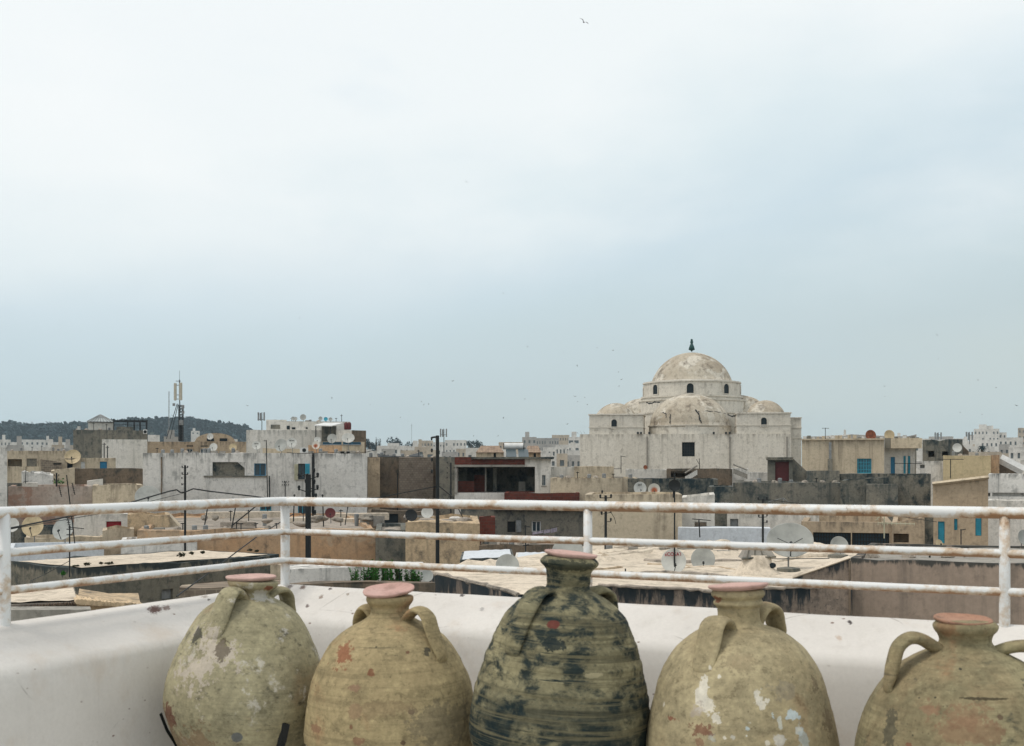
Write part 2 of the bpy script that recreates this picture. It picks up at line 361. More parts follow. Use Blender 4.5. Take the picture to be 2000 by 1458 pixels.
def window(fr, root, k, L):
    """k: kind, L: local rect (x0,z0,x1,z1), sits back in its reveal"""
    x0, z0, x1, z1 = L; t = min(.07, (x1-x0)*.12); y = .14
    fm = {'b': 'blue', 't': 'teal', 'w': 'whitep', 'm': 'maroon', 'c': 'creamp', 'g': 'metal', 'r': 'red', 'k': 'black'}
    kind, col = (k+'-w').split('-')[:2]; fmat = M[fm.get(col, 'whitep')]
    bm = bmesh.new()
    if kind in ('win', 'grille'):
        bx(bm, x0, y, z0, x0+t, y+.05, z1); bx(bm, x1-t, y, z0, x1, y+.05, z1); bx(bm, x0+t, y, z1-t, x1-t, y+.05, z1); bx(bm, x0+t, y, z0, x1-t, y+.05, z0+t)
        nm = 3 if kind == 'win' else max(4, int((x1-x0)/.13))
        for i in range(1, nm-1 if kind == 'win' else nm): 
            xc = x0+(x1-x0)*i/(nm-1 if kind == 'win' else nm); bx(bm, xc-t*.35, y+.005, z0+t, xc+t*.35, y+.045, z1-t)
        if kind == 'grille':
            for i in (1, 2, 3): zc = z0+(z1-z0)*i/4; bx(bm, x0+t, y-.01, zc-t*.25, x1-t, y+.004, zc+t*.25)
        wdw = mk('window', bm, fmat, root)
        b2 = bmesh.new(); bx(b2, x0+.004, y+.052, z0+.004, x1-.004, y+.07, z1-.004); mk('pane', b2, M['glass'], wdw)
        b3 = bmesh.new(); bx(b3, x0-.06, -.07, z0-.08, x1+.06, .13, z0-.003); mk('sill', b3, M['concrete'], wdw)
    elif kind in ('shut', 'door'):
        bx(bm, x0+.005, y, z0+.005, x1-.005, y+.03, z1-.005)
        xm = (x0+x1)/2
        if kind == 'shut':
            for (a, b) in ((x0+.02, xm-.01), (xm+.01, x1-.02)):
                nz = max(4, int((z1-z0)/.12))
                for i in range(nz):
                    zc = z0+.03+(z1-z0-.06)*i/nz; bx(bm, a, y-.03, zc, b, y-.002, zc+(z1-z0-.06)/nz*.6)
        else:
            for (a, b) in ((z0+.1, z0+(z1-z0)*.45), (z0+(z1-z0)*.52, z1-.1)): bx(bm, x0+.1, y-.02, a, x1-.1, y-.002, b)
        mk('shutter' if kind == 'shut' else 'door', bm, fmat, root)
    elif kind == 'void':
        bx(bm, x0+.01, .19, z0+.01, x1-.01, .21, z1-.01)  # near-black panel stands for the unlit inside of the opening
        mk('window', bm, M['void'], root)
    elif kind == 'panel':
        bx(bm, x0+.01, .17, z0+.01, x1-.01, .21, z1-.01); mk('blocked_window', bm, M[col] if col in M else M['grey'], root)
def block(name, label, cat, x0, x1, yt, d, d1=None, dep=6, yb=None, mat='white', wins=(), par=.25, parh=.35, yt1=None, jit=.03, group=None, partname='wall', roofmat=None, zb=None):
    fr = Frame(x0, x1, d, d1); root = fr.root(name, label, cat, group)
    zt0 = fr.at(x0, yt).z; zt1 = fr.at(x1, yt1).z if yt1 is not None else zt0
    zb_ = fr.at((x0+x1)/2, yb).z if yb is not None else (zb if zb is not None else 0)
    hs = []; ws = []
    for wn in wins:
        k, a, b, c, e = wn[:5]
        p = fr.at(a, b); q_ = fr.at(c, e); L = (p.x, p.z, q_.x, q_.z)
        rv = .22
        if k == 'deep': rv = wn[5] if len(wn) > 5 else 2.5
        hs.append((*L, rv)); ws.append((k, L))
    wo_ = mk(partname, wall_mesh(fr.w, dep, zt0, zt1, zb_, hs, par, parh, jit, h01(label)*50), M[mat], root)
    if roofmat and par > 0 and dep > 3*par:
        bm = bmesh.new(); e = .004; nx, ny2 = 10, 6
        gv = [[bm.verts.new((par+.002+(fr.w-2*par-.004)*i/nx, par+.002+(dep-2*par-.004)*j/ny2, zt0+(zt1-zt0)*i/nx-parh+.03+.05*h01(i, j, label))) for j in range(ny2+1)] for i in range(nx+1)]
        for i in range(nx):
            for j in range(ny2): bm.faces.new((gv[i][j], gv[i+1][j], gv[i+1][j+1], gv[i][j+1]))
        mk('roof', bm, M[roofmat], root)
    for k, L in ws:
        if k != 'deep': window(fr, root, k, L)
    return fr, root
def addbox(fr, root, name, x0, x1, y0, y1, b0, b1, mat, parent=None, zb=None):
    """a box part given by its front rectangle in the facade's own plane"""
    p = fr.at(x0, y1, b0); q_ = fr.at(x1, y0, b0); bm = bmesh.new()
    bx(bm, p.x, b0, zb if zb is not None else p.z, q_.x, b1, q_.z)
    return mk(name, bm, M[mat], parent or root)
# ------------------------------------------------------------------ the terrace: floor, parapet, railing
FL = EZ-1.6
bm = bmesh.new(); bx(bm, -7, -6, FL-.3, 7, 4.0, FL)
v = [bm.verts.new(p) for p in ((-7, 4.0, FL), (7, 4.0, FL), (2.5, 4.95, FL), (-1.3, 6.9, FL), (-2.4, 4.9, FL))]
bm.faces.new(v)
tag(mk('terrace_floor', bm, M['white']), kind='structure')
C0 = Vector((-1.307, 7.03)); DL = Vector((.461, .887)).normalized(); DR = Vector((.886, -.464)).normalized()
NL = Vector((DL.y, -DL.x)); NR = Vector((DR.y, -DR.x)); MI = (NL+NR)/(1+NL.dot(NR))
def stations(step=.06, LA=4.6, RA=7.0, lead=True):
    st = []; n = int(LA/step)
    for i in range(n, 0, -1): st.append((C0-DL*step*i, NL))
    st.append((C0, MI))
    for i in range(1, int(RA/step)): st.append((C0+DR*step*i, NR))
    return st
prof = [(-.02, -3.2), (-.02, -1.6), (-.02, -.75), (-.018, -.70), (0, -.676), (.03, -.668), (.08, -.680), (.14, -.705), (.20, -.735), (.26, -.768), (.31, -.797), (.338, -.815), (.352, -.85), (.36, -.93), (.365, -1.05), (.37, -1.2), (.375, -1.4), (.38, -1.62)]
bm = bmesh.new(); rows = []
for p, nn in stations():
    row = []
    for t, z in prof:
        k = noise.noise(Vector((p.x*1.6, p.y*1.6, z*2)))*.012+noise.noise(Vector((p.x*7, p.y*7, z*7)))*.0025
        q = p+nn*(t+k); row.append(bm.verts.new((q.x, q.y, EZ+z+k*.6)))
    rows.append(row)
for A, B in zip(rows, rows[1:]):
    for a in range(len(prof)-1): bm.faces.new((A[a], B[a], B[a+1], A[a+1]))
bmesh.ops.recalc_face_normals(bm, faces=bm.faces)
def parapet_mat():
    m, n, b = base_mat('terrace_whitewash', .85, .2)
    t = n.node('ShaderNodeTexCoord'); v = t.outputs['Object']
    L = n.noise(v, 1.1, 6, .6); S = n.noise(v, 60, 5, .7); B = n.noise(n.mapv(v, loc=(4, 4, 4)), 2.6, 7, .65, .3)
    col = n.mix(n.mr(L, .35, .65), (.675, .65, .615), (.61, .585, .55))
    col = n.mix(n.mr(B, .54, .74, 0, .55), col, (.54, .46, .38))
    vs = n.noise(n.mapv(v, (14, 14, .7)), 1, 5, .6); col = n.mix(n.mr(vs, .55, .8, 0, .22), col, (.40, .38, .36))
    vo = n.node('ShaderNodeTexVoronoi'); n.l.new(n.mapv(v, (1, 1, 2)), vo.inputs[0]); vo.inputs['Scale'].default_value = 11
    sp = n.math('ADD', vo.outputs['Distance'], n.math('MULTIPLY', n.noise(v, 45, 3), .12))
    gate = n.mr(n.noise(n.mapv(v, loc=(8, 1, 1)), 2.4, 3), .45, .55)
    col = n.mix(n.math('MULTIPLY', n.mr(sp, .17, .12), gate), col, (.16, .10, .075))
    br = n.noise(n.mapv(v, (3, 3, 42), (3, 3, 3)), 1, 6, .65); br2 = n.noise(n.mapv(v, loc=(6, 6, 6)), 9, 9, .7)
    col = n.mix(n.mr(br2, .52, .70, 0, .35), col, (.50, .47, .43))
    vc_ = n.node('ShaderNodeTexVoronoi', feature='DISTANCE_TO_EDGE'); n.l.new(n.vmath('ADD', v, n.vmath('MULTIPLY', n.node('ShaderNodeTexNoise').outputs[1], (.25, .25, .25))), vc_.inputs[0]); vc_.inputs['Scale'].default_value = 1.3
    col = n.mix(n.math('MULTIPLY', n.mr(vc_.outputs[0], .006, .001, 0, .6), n.mr(L, .48, .56)), col, (.25, .23, .21))
    for px, py, wx, wz, c_, o_ in ((303, 1190, 13, 4, (.10, .05, .04), .95), (325, 1188, 8, 4, (.16, .10, .08), .8), (592, 1148, 7, 3, (.14, .09, .07), .9), (645, 1150, 4, 2.5, (.05, .03, .03), .95), (627, 1166, 5, 4, (.2, .14, .1), .8), (600, 1185, 4, 2.5, (.12, .09, .08), .9), (679, 1161, 4, 2.5, (.2, .15, .1), .7), (566, 1147, 7, 2, (.14, .11, .1), .8), (903, 1163, 5, 2.5, (.06, .05, .05), .95), (941, 1190, 5, 4, (.25, .24, .24), .6), (1660, 1215, 5, 3, (.05, .04, .04), .95), (1639, 1245, 6, 6, (.45, .33, .24), .6), (400, 1166, 6, 3, (.2, .16, .13), .7), (408, 1172, 3, 3, (.08, .06, .05), .9)):
        best = None
        for i_ in range(60):
            o_f = .35*i_/60; DD, NN = ((-DL, NL) if px < 552 else (DR, NR)); Q_ = C0+NN*o_f; k_ = (px-1000)/F; a_ = (k_*Q_.y-Q_.x)/(DD.x-k_*DD.y); pt = Q_+DD*a_
            zz = next((z0+(z1-z0)*(o_f-t0)/(t1-t0) for (t0, z0), (t1, z1) in zip(prof[4:], prof[5:]) if t0 <= o_f <= t1), -.8); e_ = abs(HY-zz*F/pt.y-py)
            if best is None or e_ < best[0]: best = (e_, pt.x, pt.y, EZ+zz)
        sx = wx*best[2]/F; dd = n.vmath('LENGTH', n.vmath('DIVIDE', n.vmath('SUBTRACT', v, best[1:]), (sx, sx*2.2, sx)))
        col = n.mix(n.mr(n.math('ADD', dd, n.math('MULTIPLY', n.math('SUBTRACT', n.noise(v, 90, 4, .7), .5), 3.0)), 1.1, .6, 0, o_), col, c_)
    col = n.mix(1, col, n.mix(S, (.88,)*3, (1.08,)*3), 'MULTIPLY')
    n.l.new(col, b.inputs['Base Color'])
    bp = n.node('ShaderNodeBump'); bp.inputs[0].default_value = .7; bp.inputs[1].default_value = .008
    n.l.new(n.math('ADD', n.math('ADD', S, br), n.math('MULTIPLY', n.math('ADD', B, br2), 1.6)), bp.inputs[2]); n.l.new(bp.outputs[0], b.inputs['Normal']); return m
par = mk('parapet', bm, parapet_mat(), smooth=True)
tag(par, 'thick whitewashed terrace parapet with a sloping top behind the clay jars', 'parapet')
def rail_mat():
    m, n, b = base_mat('rusty_white_rail_paint', .45, .4)
    t = n.node('ShaderNodeTexCoord'); v = t.outputs['Object']
    ge = n.node('ShaderNodeNewGeometry'); sn = n.node('ShaderNodeSeparateXYZ'); n.l.new(ge.outputs['Normal'], sn.inputs[0])
    A = n.noise(v, 3.2, 7, .65); Bn = n.noise(v, 16, 6, .7); Cn = n.noise(v, 70, 4, .6)
    low = n.mr(sn.outputs[2], .35, -.9)                      # rust has settled where water hangs, on the underside
    wgt = n.math('ADD', n.math('MULTIPLY', low, .15), n.math('ADD', n.math('MULTIPLY', A, .55), n.math('MULTIPLY', Bn, .45)))
    col = n.mix(n.mr(wgt, .48, .60, 0, .85), (.70, .71, .705), (.50, .38, .26))
    col = n.mix(n.mr(wgt, .585, .67, 0, .9), col, (.28, .14, .06))
    col = n.mix(n.mr(n.math('MULTIPLY', Cn, A), .36, .42, 0, .6), col, (.10, .06, .04))
    n.l.new(col, b.inputs['Base Color'])
    bp = n.node('ShaderNodeBump'); bp.inputs[0].default_value = .35; bp.inputs[1].default_value = .004
    n.l.new(n.math('ADD', Bn, Cn), bp.inputs[2]); n.l.new(bp.outputs[0], b.inputs['Normal']); return m
RM = rail_mat()
CR = C0+MI*.05
rail = empty('railing', (CR.x, CR.y, EZ-.7), 'rusty white painted pipe railing along the top of the terrace parapet', 'railing')
def railpath(z, LA=4.4, RA=6.6):
    a = []; Rr = .05
    P = Vector((CR.x, CR.y))
    for i in range(30, 0, -1): a.append(P-DL*(Rr+(LA-Rr)*i/30))
    for k in range(7):                                      # small bend at the corner
        t = k/6; q = (P-DL*Rr)*(1-t)**2+P*2*t*(1-t)+(P+DR*Rr)*t*t; a.append(q)
    for i in range(1, 44): a.append(P+DR*(Rr+(RA-Rr)*i/44))
    o = rail.location
    return [(q.x-o.x, q.y-o.y, EZ+z-o.z+.002*noise.noise(Vector((q.x*2, q.y*2, z*9)))) for q in a]
for z, r in ((-.196, .0255), (-.368, .0185), (-.530, .0185)):
    bm = bmesh.new(); tube(bm, railpath(z), r, 14); mk('rail', bm, RM, rail, True)
def onray(px, side):
    k = (px-1000)/F; P = Vector((CR.x, CR.y)); D = -DL if side < 0 else DR
    a = (k*P.y-P.x)/(D.x-k*D.y); return P+D*a
o = rail.location
for px, sd in ((8, -1), (552, 1), (1148, 1), (1962, 1), (-420, -1)):
    q = onray(px, sd) if px != 552 else Vector((CR.x, CR.y))
    bm = bmesh.new(); lx, ly = q.x-o.x, q.y-o.y
    r = .0265 if px in (8, 552) else .0225
    tube(bm, [(lx, ly, EZ-.745-o.z), (lx, ly, EZ-.69-o.z), (lx+.001, ly, EZ-.5-o.z), (lx, ly, EZ-.2-o.z)], [r*1.25, r, r, r*.96], 14)
    mk('post', bm, RM, rail, True)

# ------------------------------------------------------------------ the clay jars
def crom(pts, n):
    out = []
    for i in range(len(pts)-1):
        p0 = pts[max(i-1, 0)]; p1 = pts[i]; p2 = pts[i+1]; p3 = pts[min(i+2, len(pts)-1)]
        m = max(1, int(n*abs(p2[-1]-p1[-1])/abs(pts[-1][-1]-pts[0][-1]))+1)
        for k in range(m):
            t = k/m
            out.append(tuple(.5*((2*b)+(-a+c)*t+(2*a-5*b+4*c-e)*t*t+(-a+3*b-3*c+e)*t**3) for a, b, c, e in zip(p0, p1, p2, p3)))
    out.append(tuple(pts[-1])); return out
def jarmat(name, c1, c2, dark=(.03, .04, .035), da=.3, red=.2, band=.3, spots=(), redc=(.27, .11, .05), speck=.5, white=0., lowdark=None):
    m, n, b = base_mat(name, .88, .2)
    t = n.node('ShaderNodeTexCoord'); v = n.vmath('ADD', t.outputs['Object'], (h01(name)*20, 3, 7)); o = t.outputs['Object']
    L = n.noise(v, 2.2, 7, .62, .3); Mn = n.noise(n.mapv(v, loc=(5, 5, 5)), 7, 9, .68, .2); S = n.noise(v, 45, 6, .7); Q = n.noise(n.mapv(v, loc=(2, 8, 1)), 3.5, 8, .62, .5)
    col = n.mix(n.mr(L, .40, .60), c1, c2)
    col = n.mix(n.mr(Mn, .42, .66, 0, .8), col, tuple(x*.60 for x in c1))
    F1 = n.noise(n.mapv(v, (1, 1, 1.4), (3, 3, 12)), 24, 9, .76); col = n.mix(n.mr(F1, .52, .64, 0, .6), col, tuple(x*.42 for x in c2))
    col = n.mix(n.mr(F1, .46, .36, 0, .35), col, tuple(min(1, x*1.35) for x in c1))
    col = n.mix(n.mr(Q, .60-.12*red, .72-.08*red, 0, min(.85, red*1.6)), col, redc)
    bn = n.noise(n.mapv(v, (.9, .9, 26)), 1, 5, .6); bn2 = n.noise(n.mapv(v, (2.5, 2.5, 60), (1, 1, 1)), 1, 4, .6)
    col = n.mix(n.mr(bn, .53, .68, 0, band), col, tuple(x*.45 for x in c2))
    col = n.mix(n.mr(bn2, .62, .72, 0, band*1.4), col, dark)
    if da > 0:
        dk = n.noise(n.mapv(v, (1, 1, 1.6), (11, 3, 6)), 10, 9, .66, .3)
        col = n.mix(n.mr(dk, .66-.2*da, .76-.14*da, 0, min(.92, .35+da)), col, dark)
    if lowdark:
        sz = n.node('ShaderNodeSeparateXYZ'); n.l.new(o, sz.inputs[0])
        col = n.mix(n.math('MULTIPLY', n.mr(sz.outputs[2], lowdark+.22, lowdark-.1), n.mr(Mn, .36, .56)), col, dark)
    if white: col = n.mix(n.mr(n.noise(n.mapv(v, loc=(1, 6, 9)), 6, 9, .72), .62-.1*white, .68-.1*white, 0, .7), col, (.55, .52, .46))
    vo = n.node('ShaderNodeTexVoronoi'); n.l.new(n.vmath('ADD', v, n.vmath('SCALE', o, None) if False else (0, 0, 0)), vo.inputs[0]); vo.inputs['Scale'].default_value = 19
    sp = n.math('ADD', vo.outputs['Distance'], n.math('MULTIPLY', n.noise(v, 40, 5, .7), .34))
    col = n.mix(n.math('MULTIPLY', n.mr(sp, .19, .12), n.mr(n.noise(n.mapv(v, loc=(0, 4, 4)), 9, 4), .49, .57, 0, speck)), col, tuple(x*.9+.015 for x in dark))
    vo2 = n.node('ShaderNodeTexVoronoi'); n.l.new(v, vo2.inputs[0]); vo2.inputs['Scale'].default_value = 55
    col = n.mix(n.math('MULTIPLY', n.mr(n.math('ADD', vo2.outputs['Distance'], n.math('MULTIPLY', F1, .3)), .36, .24), n.mr(Mn, .50, .60, 0, speck*.7)), col, (.055, .045, .03))
    hs = n.noise(n.mapv(v, (2, 2, 95), (9, 1, 4)), 1, 3, .6); col = n.mix(n.mr(hs, .52, .66, 0, band*.9), col, tuple(x*.5 for x in c1))
    for c, s, cl, op, am in spots:
        dv = n.vmath('DIVIDE', n.vmath('SUBTRACT', o, c), s)
        dd = n.math('ADD', n.vmath('LENGTH', dv), n.math('MULTIPLY', n.math('SUBTRACT', n.math('ADD', n.math('MULTIPLY', Mn, .55), n.math('MULTIPLY', S, .45)), .5), am*8))
        fr_ = n.noise(n.mapv(v, loc=(am*9, 4, 2)), 26, 8, .68)
        col = n.mix(n.mr(n.math('ADD', n.mr(dd, 1.35, .35), n.math('MULTIPLY', n.math('SUBTRACT', fr_, .5), am*2.1)), .44, .60, 0, op), col, cl)
    col = n.mix(1, col, n.mix(n.mr(S, .2, .8, 0, 1, False), (.66,)*3, (1.26,)*3), 'MULTIPLY')
    n.l.new(col, b.inputs['Base Color'])
    bp = n.node('ShaderNodeBump'); bp.inputs[0].default_value = .7; bp.inputs[1].default_value = .006
    n.l.new(n.math('ADD', n.math('ADD', S, n.math('MULTIPLY', Mn, 1.6)), n.math('MULTIPLY', bn, 1.2)), bp.inputs[2]); n.l.new(bp.outputs[0], b.inputs['Normal']); return m
LIDM = plaster('terracotta_lid', (.47, .295, .255), (.52, .36, .32), (.25, .16, .13), .3, 0, k=6, bump=.2, fine=.12)
LIDM2 = plaster('terracotta_lid_orange', (.33, .18, .12), (.42, .27, .20), (.10, .06, .045), .5, 0, k=6, bump=.2)
def jar(label, d, axf, axt, yt, prof, handles, lid, mat, lidm, ridge=.003, hw=16, ht=8):
    """axf / axt: axis column at floor and at row yt; prof: (row, radius) pairs in photo pixels at depth d"""
    s = d/F; yfl = HY+1.6/s
    tilt = math.atan2(axt-axf, yfl-yt)
    root = empty('clay_jar', ((axf-1000)*s, d, FL), label, 'jar', 'old clay jars in a row along the parapet'); root.rotation_euler = (0, tilt, 0)
    P = [(r*s, (yfl-y)*s/math.cos(tilt)) for y, r in prof]
    P.append((P[-1][0]*.97, .004))
    dn = crom(P, 210); sd = h01(label)*30
    bm = bmesh.new(); seg = 160; rings = []
    for r, z in dn:
        ring = []
        for k in range(seg):
            a = 2*math.pi*k/seg; ca, sa_ = math.cos(a), math.sin(a)
            q = r+ridge*(noise.noise(Vector((sd, z*28, ca*.25)))+.7*noise.noise(Vector((sd+5, z*70, sa_*.4))))+.010*r/.35*noise.noise(Vector((ca*1.5+sd, sa_*1.5, z*2.5)))+.0022*noise.noise(Vector((ca*r*26, sa_*r*26+sd, z*26)))
            ring.append(bm.verts.new((q*ca, q*sa_, z)))
        rings.append(ring)
    for A, B in zip(rings, rings[1:]):
        for k in range(seg): bm.faces.new((A[k], B[k], B[(k+1) % seg], A[(k+1) % seg]))
    bm.faces.new(rings[0]); bm.faces.new(rings[-1][::-1])
    bmesh.ops.recalc_face_normals(bm, faces=bm.faces)
    body = mk('body', bm, mat, root, True)
    for az, path in handles:
        ca, sa_ = math.cos(R(az)), -math.sin(R(az))          # az measured towards the viewer
        path = path[:-1]+[(path[-1][0]-4, path[-1][1]-6), (path[-1][0]-16, path[-1][1]+14)]
        pp = [Vector((r*s*ca, r*s*sa_, (yfl-y)*s)) for r, y in path]
        sm = []
        for i in range(len(pp)-1):
            p0, p1, p2, p3 = pp[max(i-1, 0)], pp[i], pp[i+1], pp[min(i+2, len(pp)-1)]
            for k in range(6):
                t = k/6; sm.append(.5*((2*p1)+(p2-p0)*t+(2*p0-5*p1+4*p2-p3)*t*t+(3*p1-p0-3*p2+p3)*t**3))
        sm.append(pp[-1]); n_ = len(sm)
        bm = bmesh.new()
        tube(bm, sm, [(1.05+.28*math.sin(math.pi*min(1, i/n_*1.1))-.5*max(0, i/n_-.75)*3, 1.15-.95*max(0, i/n_-.70)*2.6) for i in range(n_)], 24, flat=(hw*s, ht*s))
        for q in bm.verts: q.co += q.co.normalized()*.004*noise.noise(q.co*14+Vector((sd, 0, 0)))
        mk('handle', bm, mat, root, True)
    cx, cy, rx, tf, roll = lid                               # lid: a shallow terracotta dish lying on the mouth
    bm = bmesh.new(); q = rx*s
    lathe(bm, [(0, -.016), (q*.55, -.016), (q*.82, -.011), (q*.97, -.002), (q, .004), (q*.985, .009), (q*.9, .006), (q*.7, .000), (q*.4, -.003), (0, -.004)], 72, cap=False)
    for v_ in bm.verts: v_.co.z += .0025*noise.noise(v_.co*14+Vector((sd, 0, 0))); v_.co.xy *= 1+.03*noise.noise(v_.co*13+Vector((sd, 2, 0)))
    bmesh.ops.recalc_face_normals(bm, faces=bm.faces)
    ld = mk('lid', bm, lidm, None, True)
    w_ = W(cx, cy, d); lw = w_-Vector(root.location); lw = Matrix.Rotation(-tilt, 3, 'Y') @ lw
    ld.parent = root; ld.location = lw; ld.rotation_euler = (R(tf), R(-roll)-tilt, 0)
    return root, s, yfl
def sp(px, py, d, axf, axt, yt, r, wx, wz):
    """centre and size of a mark on a jar, in the jar's own space"""
    s = d/F; yfl = HY+1.6/s; ax = axf+(axt-axf)*(yfl-py)/(yfl-yt); x = (px-ax)*s; y = -math.sqrt(max(0, (r*s)**2-x*x))
    return (x, y, (yfl-py)*s), (wx*s, wx*s*1.3, wz*s)
J1 = (5.5, 462, 494, 1140)
m1 = jarmat('jar_clay_mossy', (.385, .35, .225), (.30, .27, .17), (.05, .05, .04), .46, .16, .3, white=.42, lowdark=None, spots=[
    (*sp(432, 1270, *J1, 128, 46, 55), (.50, .44, .37), .85, 1.2), (*sp(405, 1235, *J1, 122, 12, 42), (.05, .05, .04), .85, .7),
    (*sp(462, 1255, *J1, 120, 12, 55), (.09, .07, .045), .75, .8), (*sp(355, 1390, *J1, 152, 30, 26), (.13, .05, .035), .85, .7),
    (*sp(512, 1156, *J1, 36, 14, 10), (.52, .50, .45), .85, .9), (*sp(530, 1143, *J1, 47, 12, 5), (.20, .07, .04), .9, .5), (*sp(452, 1172, *J1, 60, 14, 12), (.50, .47, .40), .7, 1.1),
    (*sp(400, 1440, *J1, 138, 75, 40), (.24, .15, .09), .6, 1.1), (*sp(495, 1408, *J1, 148, 13, 12), (.14, .15, .15), .95, .12), (*sp(478, 1450, *J1, 130, 90, 16), (.50, .46, .40), .7, .9)])
jar('mossy green clay jar with a peeling whitish patch, leftmost, in a black iron stand', 5.5, 462, 494, 1140,
    [(1133, 40), (1134, 47), (1140, 48), (1147, 44), (1155, 33), (1163, 34), (1172, 55), (1180, 70), (1192, 86), (1210, 101), (1225, 110), (1258, 127), (1291, 141), (1324, 151), (1350, 155), (1372, 155), (1388, 152), (1423, 138), (1456, 121), (1500, 96), (1550, 66), (1570, 52)],
    [(114, [(34, 1168), (48, 1155), (66, 1150), (82, 1162), (92, 1184), (104, 1210), (117, 1240)]), (308, [(34, 1168), (52, 1157), (74, 1155), (88, 1166), (94, 1185), (104, 1210)])],
    (490, 1129, 48.5, 0, .5), m1, LIDM, .0008, 16.5, 7)
J2 = (5.25, 766, 762, 1160)
m2 = jarmat('jar_clay_ochre', (.40, .325, .18), (.34, .27, .15), (.05, .05, .035), .16, .34, .42, redc=(.30, .15, .08), speck=.9, spots=[
    *[(*sp(x, y, *J2, r, a_, b_), c_, .8, .5) for x, y, r, a_, b_, c_ in ((803, 1250, 118, 5, 4, (.13, .06, .04)), (806, 1258, 118, 5, 4, (.13, .06, .04)), (747, 1249, 110, 3, 3, (.06, .05, .035)), (629, 1327, 150, 3, 5, (.1, .05, .035)), (706, 1388, 162, 5, 6, (.2, .1, .06)), (718, 1412, 165, 16, 8, (.23, .13, .08)), (636, 1400, 164, 18, 8, (.24, .14, .085)), (802, 1415, 166, 6, 5, (.1, .06, .04)), (712, 1320, 150, 14, 9, (.27, .17, .11)), (815, 1362, 158, 7, 5, (.12, .08, .06)), (900, 1287, 134, 4, 3, (.06, .05, .04)), (895, 1360, 158, 4, 6, (.05, .05, .04)), (712, 1360, 158, 14, 18, (.29, .20, .12)))],
    (*sp(684, 1266, *J2, 118, 18, 22), (.25, .10, .055), .85, .9), (*sp(654, 1285, *J2, 130, 5, 6), (.20, .08, .05), .9, .5), (*sp(740, 1292, *J2, 136, 8, 8), (.20, .08, .045), .8, .6),
    (*sp(870, 1395, *J2, 160, 70, 50), (.16, .14, .10), .45, .8), (*sp(840, 1262, *J2, 118, 9, 16), (.04, .04, .035), .8, .6), (*sp(765, 1356, *J2, 157, 60, 14), (.26, .19, .11), .45, 1)])
jar('ochre clay jar with a red flaked patch, second from the left', 5.25, 766, 762, 1160,
    [(1163, 38), (1164, 44), (1170, 46.5), (1177, 44), (1184, 38), (1192, 37), (1201, 40), (1212, 55), (1225, 80), (1240, 101), (1258, 118), (1291, 137), (1324, 151), (1357, 159), (1390, 164), (1423, 167), (1441, 167), (1444, 163), (1470, 158), (1520, 128), (1580, 84), (1610, 62)],
    [(36, [(36, 1212), (56, 1194), (77, 1188), (94, 1198), (104, 1220), (117, 1248), (134, 1282)]), (214, [(38, 1212), (50, 1196), (62, 1191), (72, 1199), (78, 1214), (84, 1236)])],
    (759, 1154, 51, 8, 4.5), m2, LIDM, .0012, 15.5, 6.5)
J3 = (4.95, 1073, 1113, 1090)
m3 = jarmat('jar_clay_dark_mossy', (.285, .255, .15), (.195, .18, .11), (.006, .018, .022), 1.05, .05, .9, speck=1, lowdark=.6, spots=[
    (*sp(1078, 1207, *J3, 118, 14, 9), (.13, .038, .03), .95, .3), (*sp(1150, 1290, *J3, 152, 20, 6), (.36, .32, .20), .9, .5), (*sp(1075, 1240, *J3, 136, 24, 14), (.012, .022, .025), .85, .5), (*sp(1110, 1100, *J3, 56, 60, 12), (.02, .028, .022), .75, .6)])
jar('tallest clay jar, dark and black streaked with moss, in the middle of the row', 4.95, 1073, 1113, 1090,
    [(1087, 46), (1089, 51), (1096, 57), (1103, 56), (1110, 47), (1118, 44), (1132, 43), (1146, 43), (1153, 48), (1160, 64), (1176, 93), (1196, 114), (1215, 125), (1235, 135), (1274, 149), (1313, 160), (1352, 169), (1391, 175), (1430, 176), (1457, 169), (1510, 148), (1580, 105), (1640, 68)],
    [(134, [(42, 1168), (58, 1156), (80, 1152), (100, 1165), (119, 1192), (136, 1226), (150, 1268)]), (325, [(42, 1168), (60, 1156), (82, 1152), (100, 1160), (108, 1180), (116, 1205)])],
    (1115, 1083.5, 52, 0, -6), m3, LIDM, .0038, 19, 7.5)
J4 = (4.8, 1453, 1442, 1165)
WH, BW = (.66, .62, .53), (.46, .55, .57)
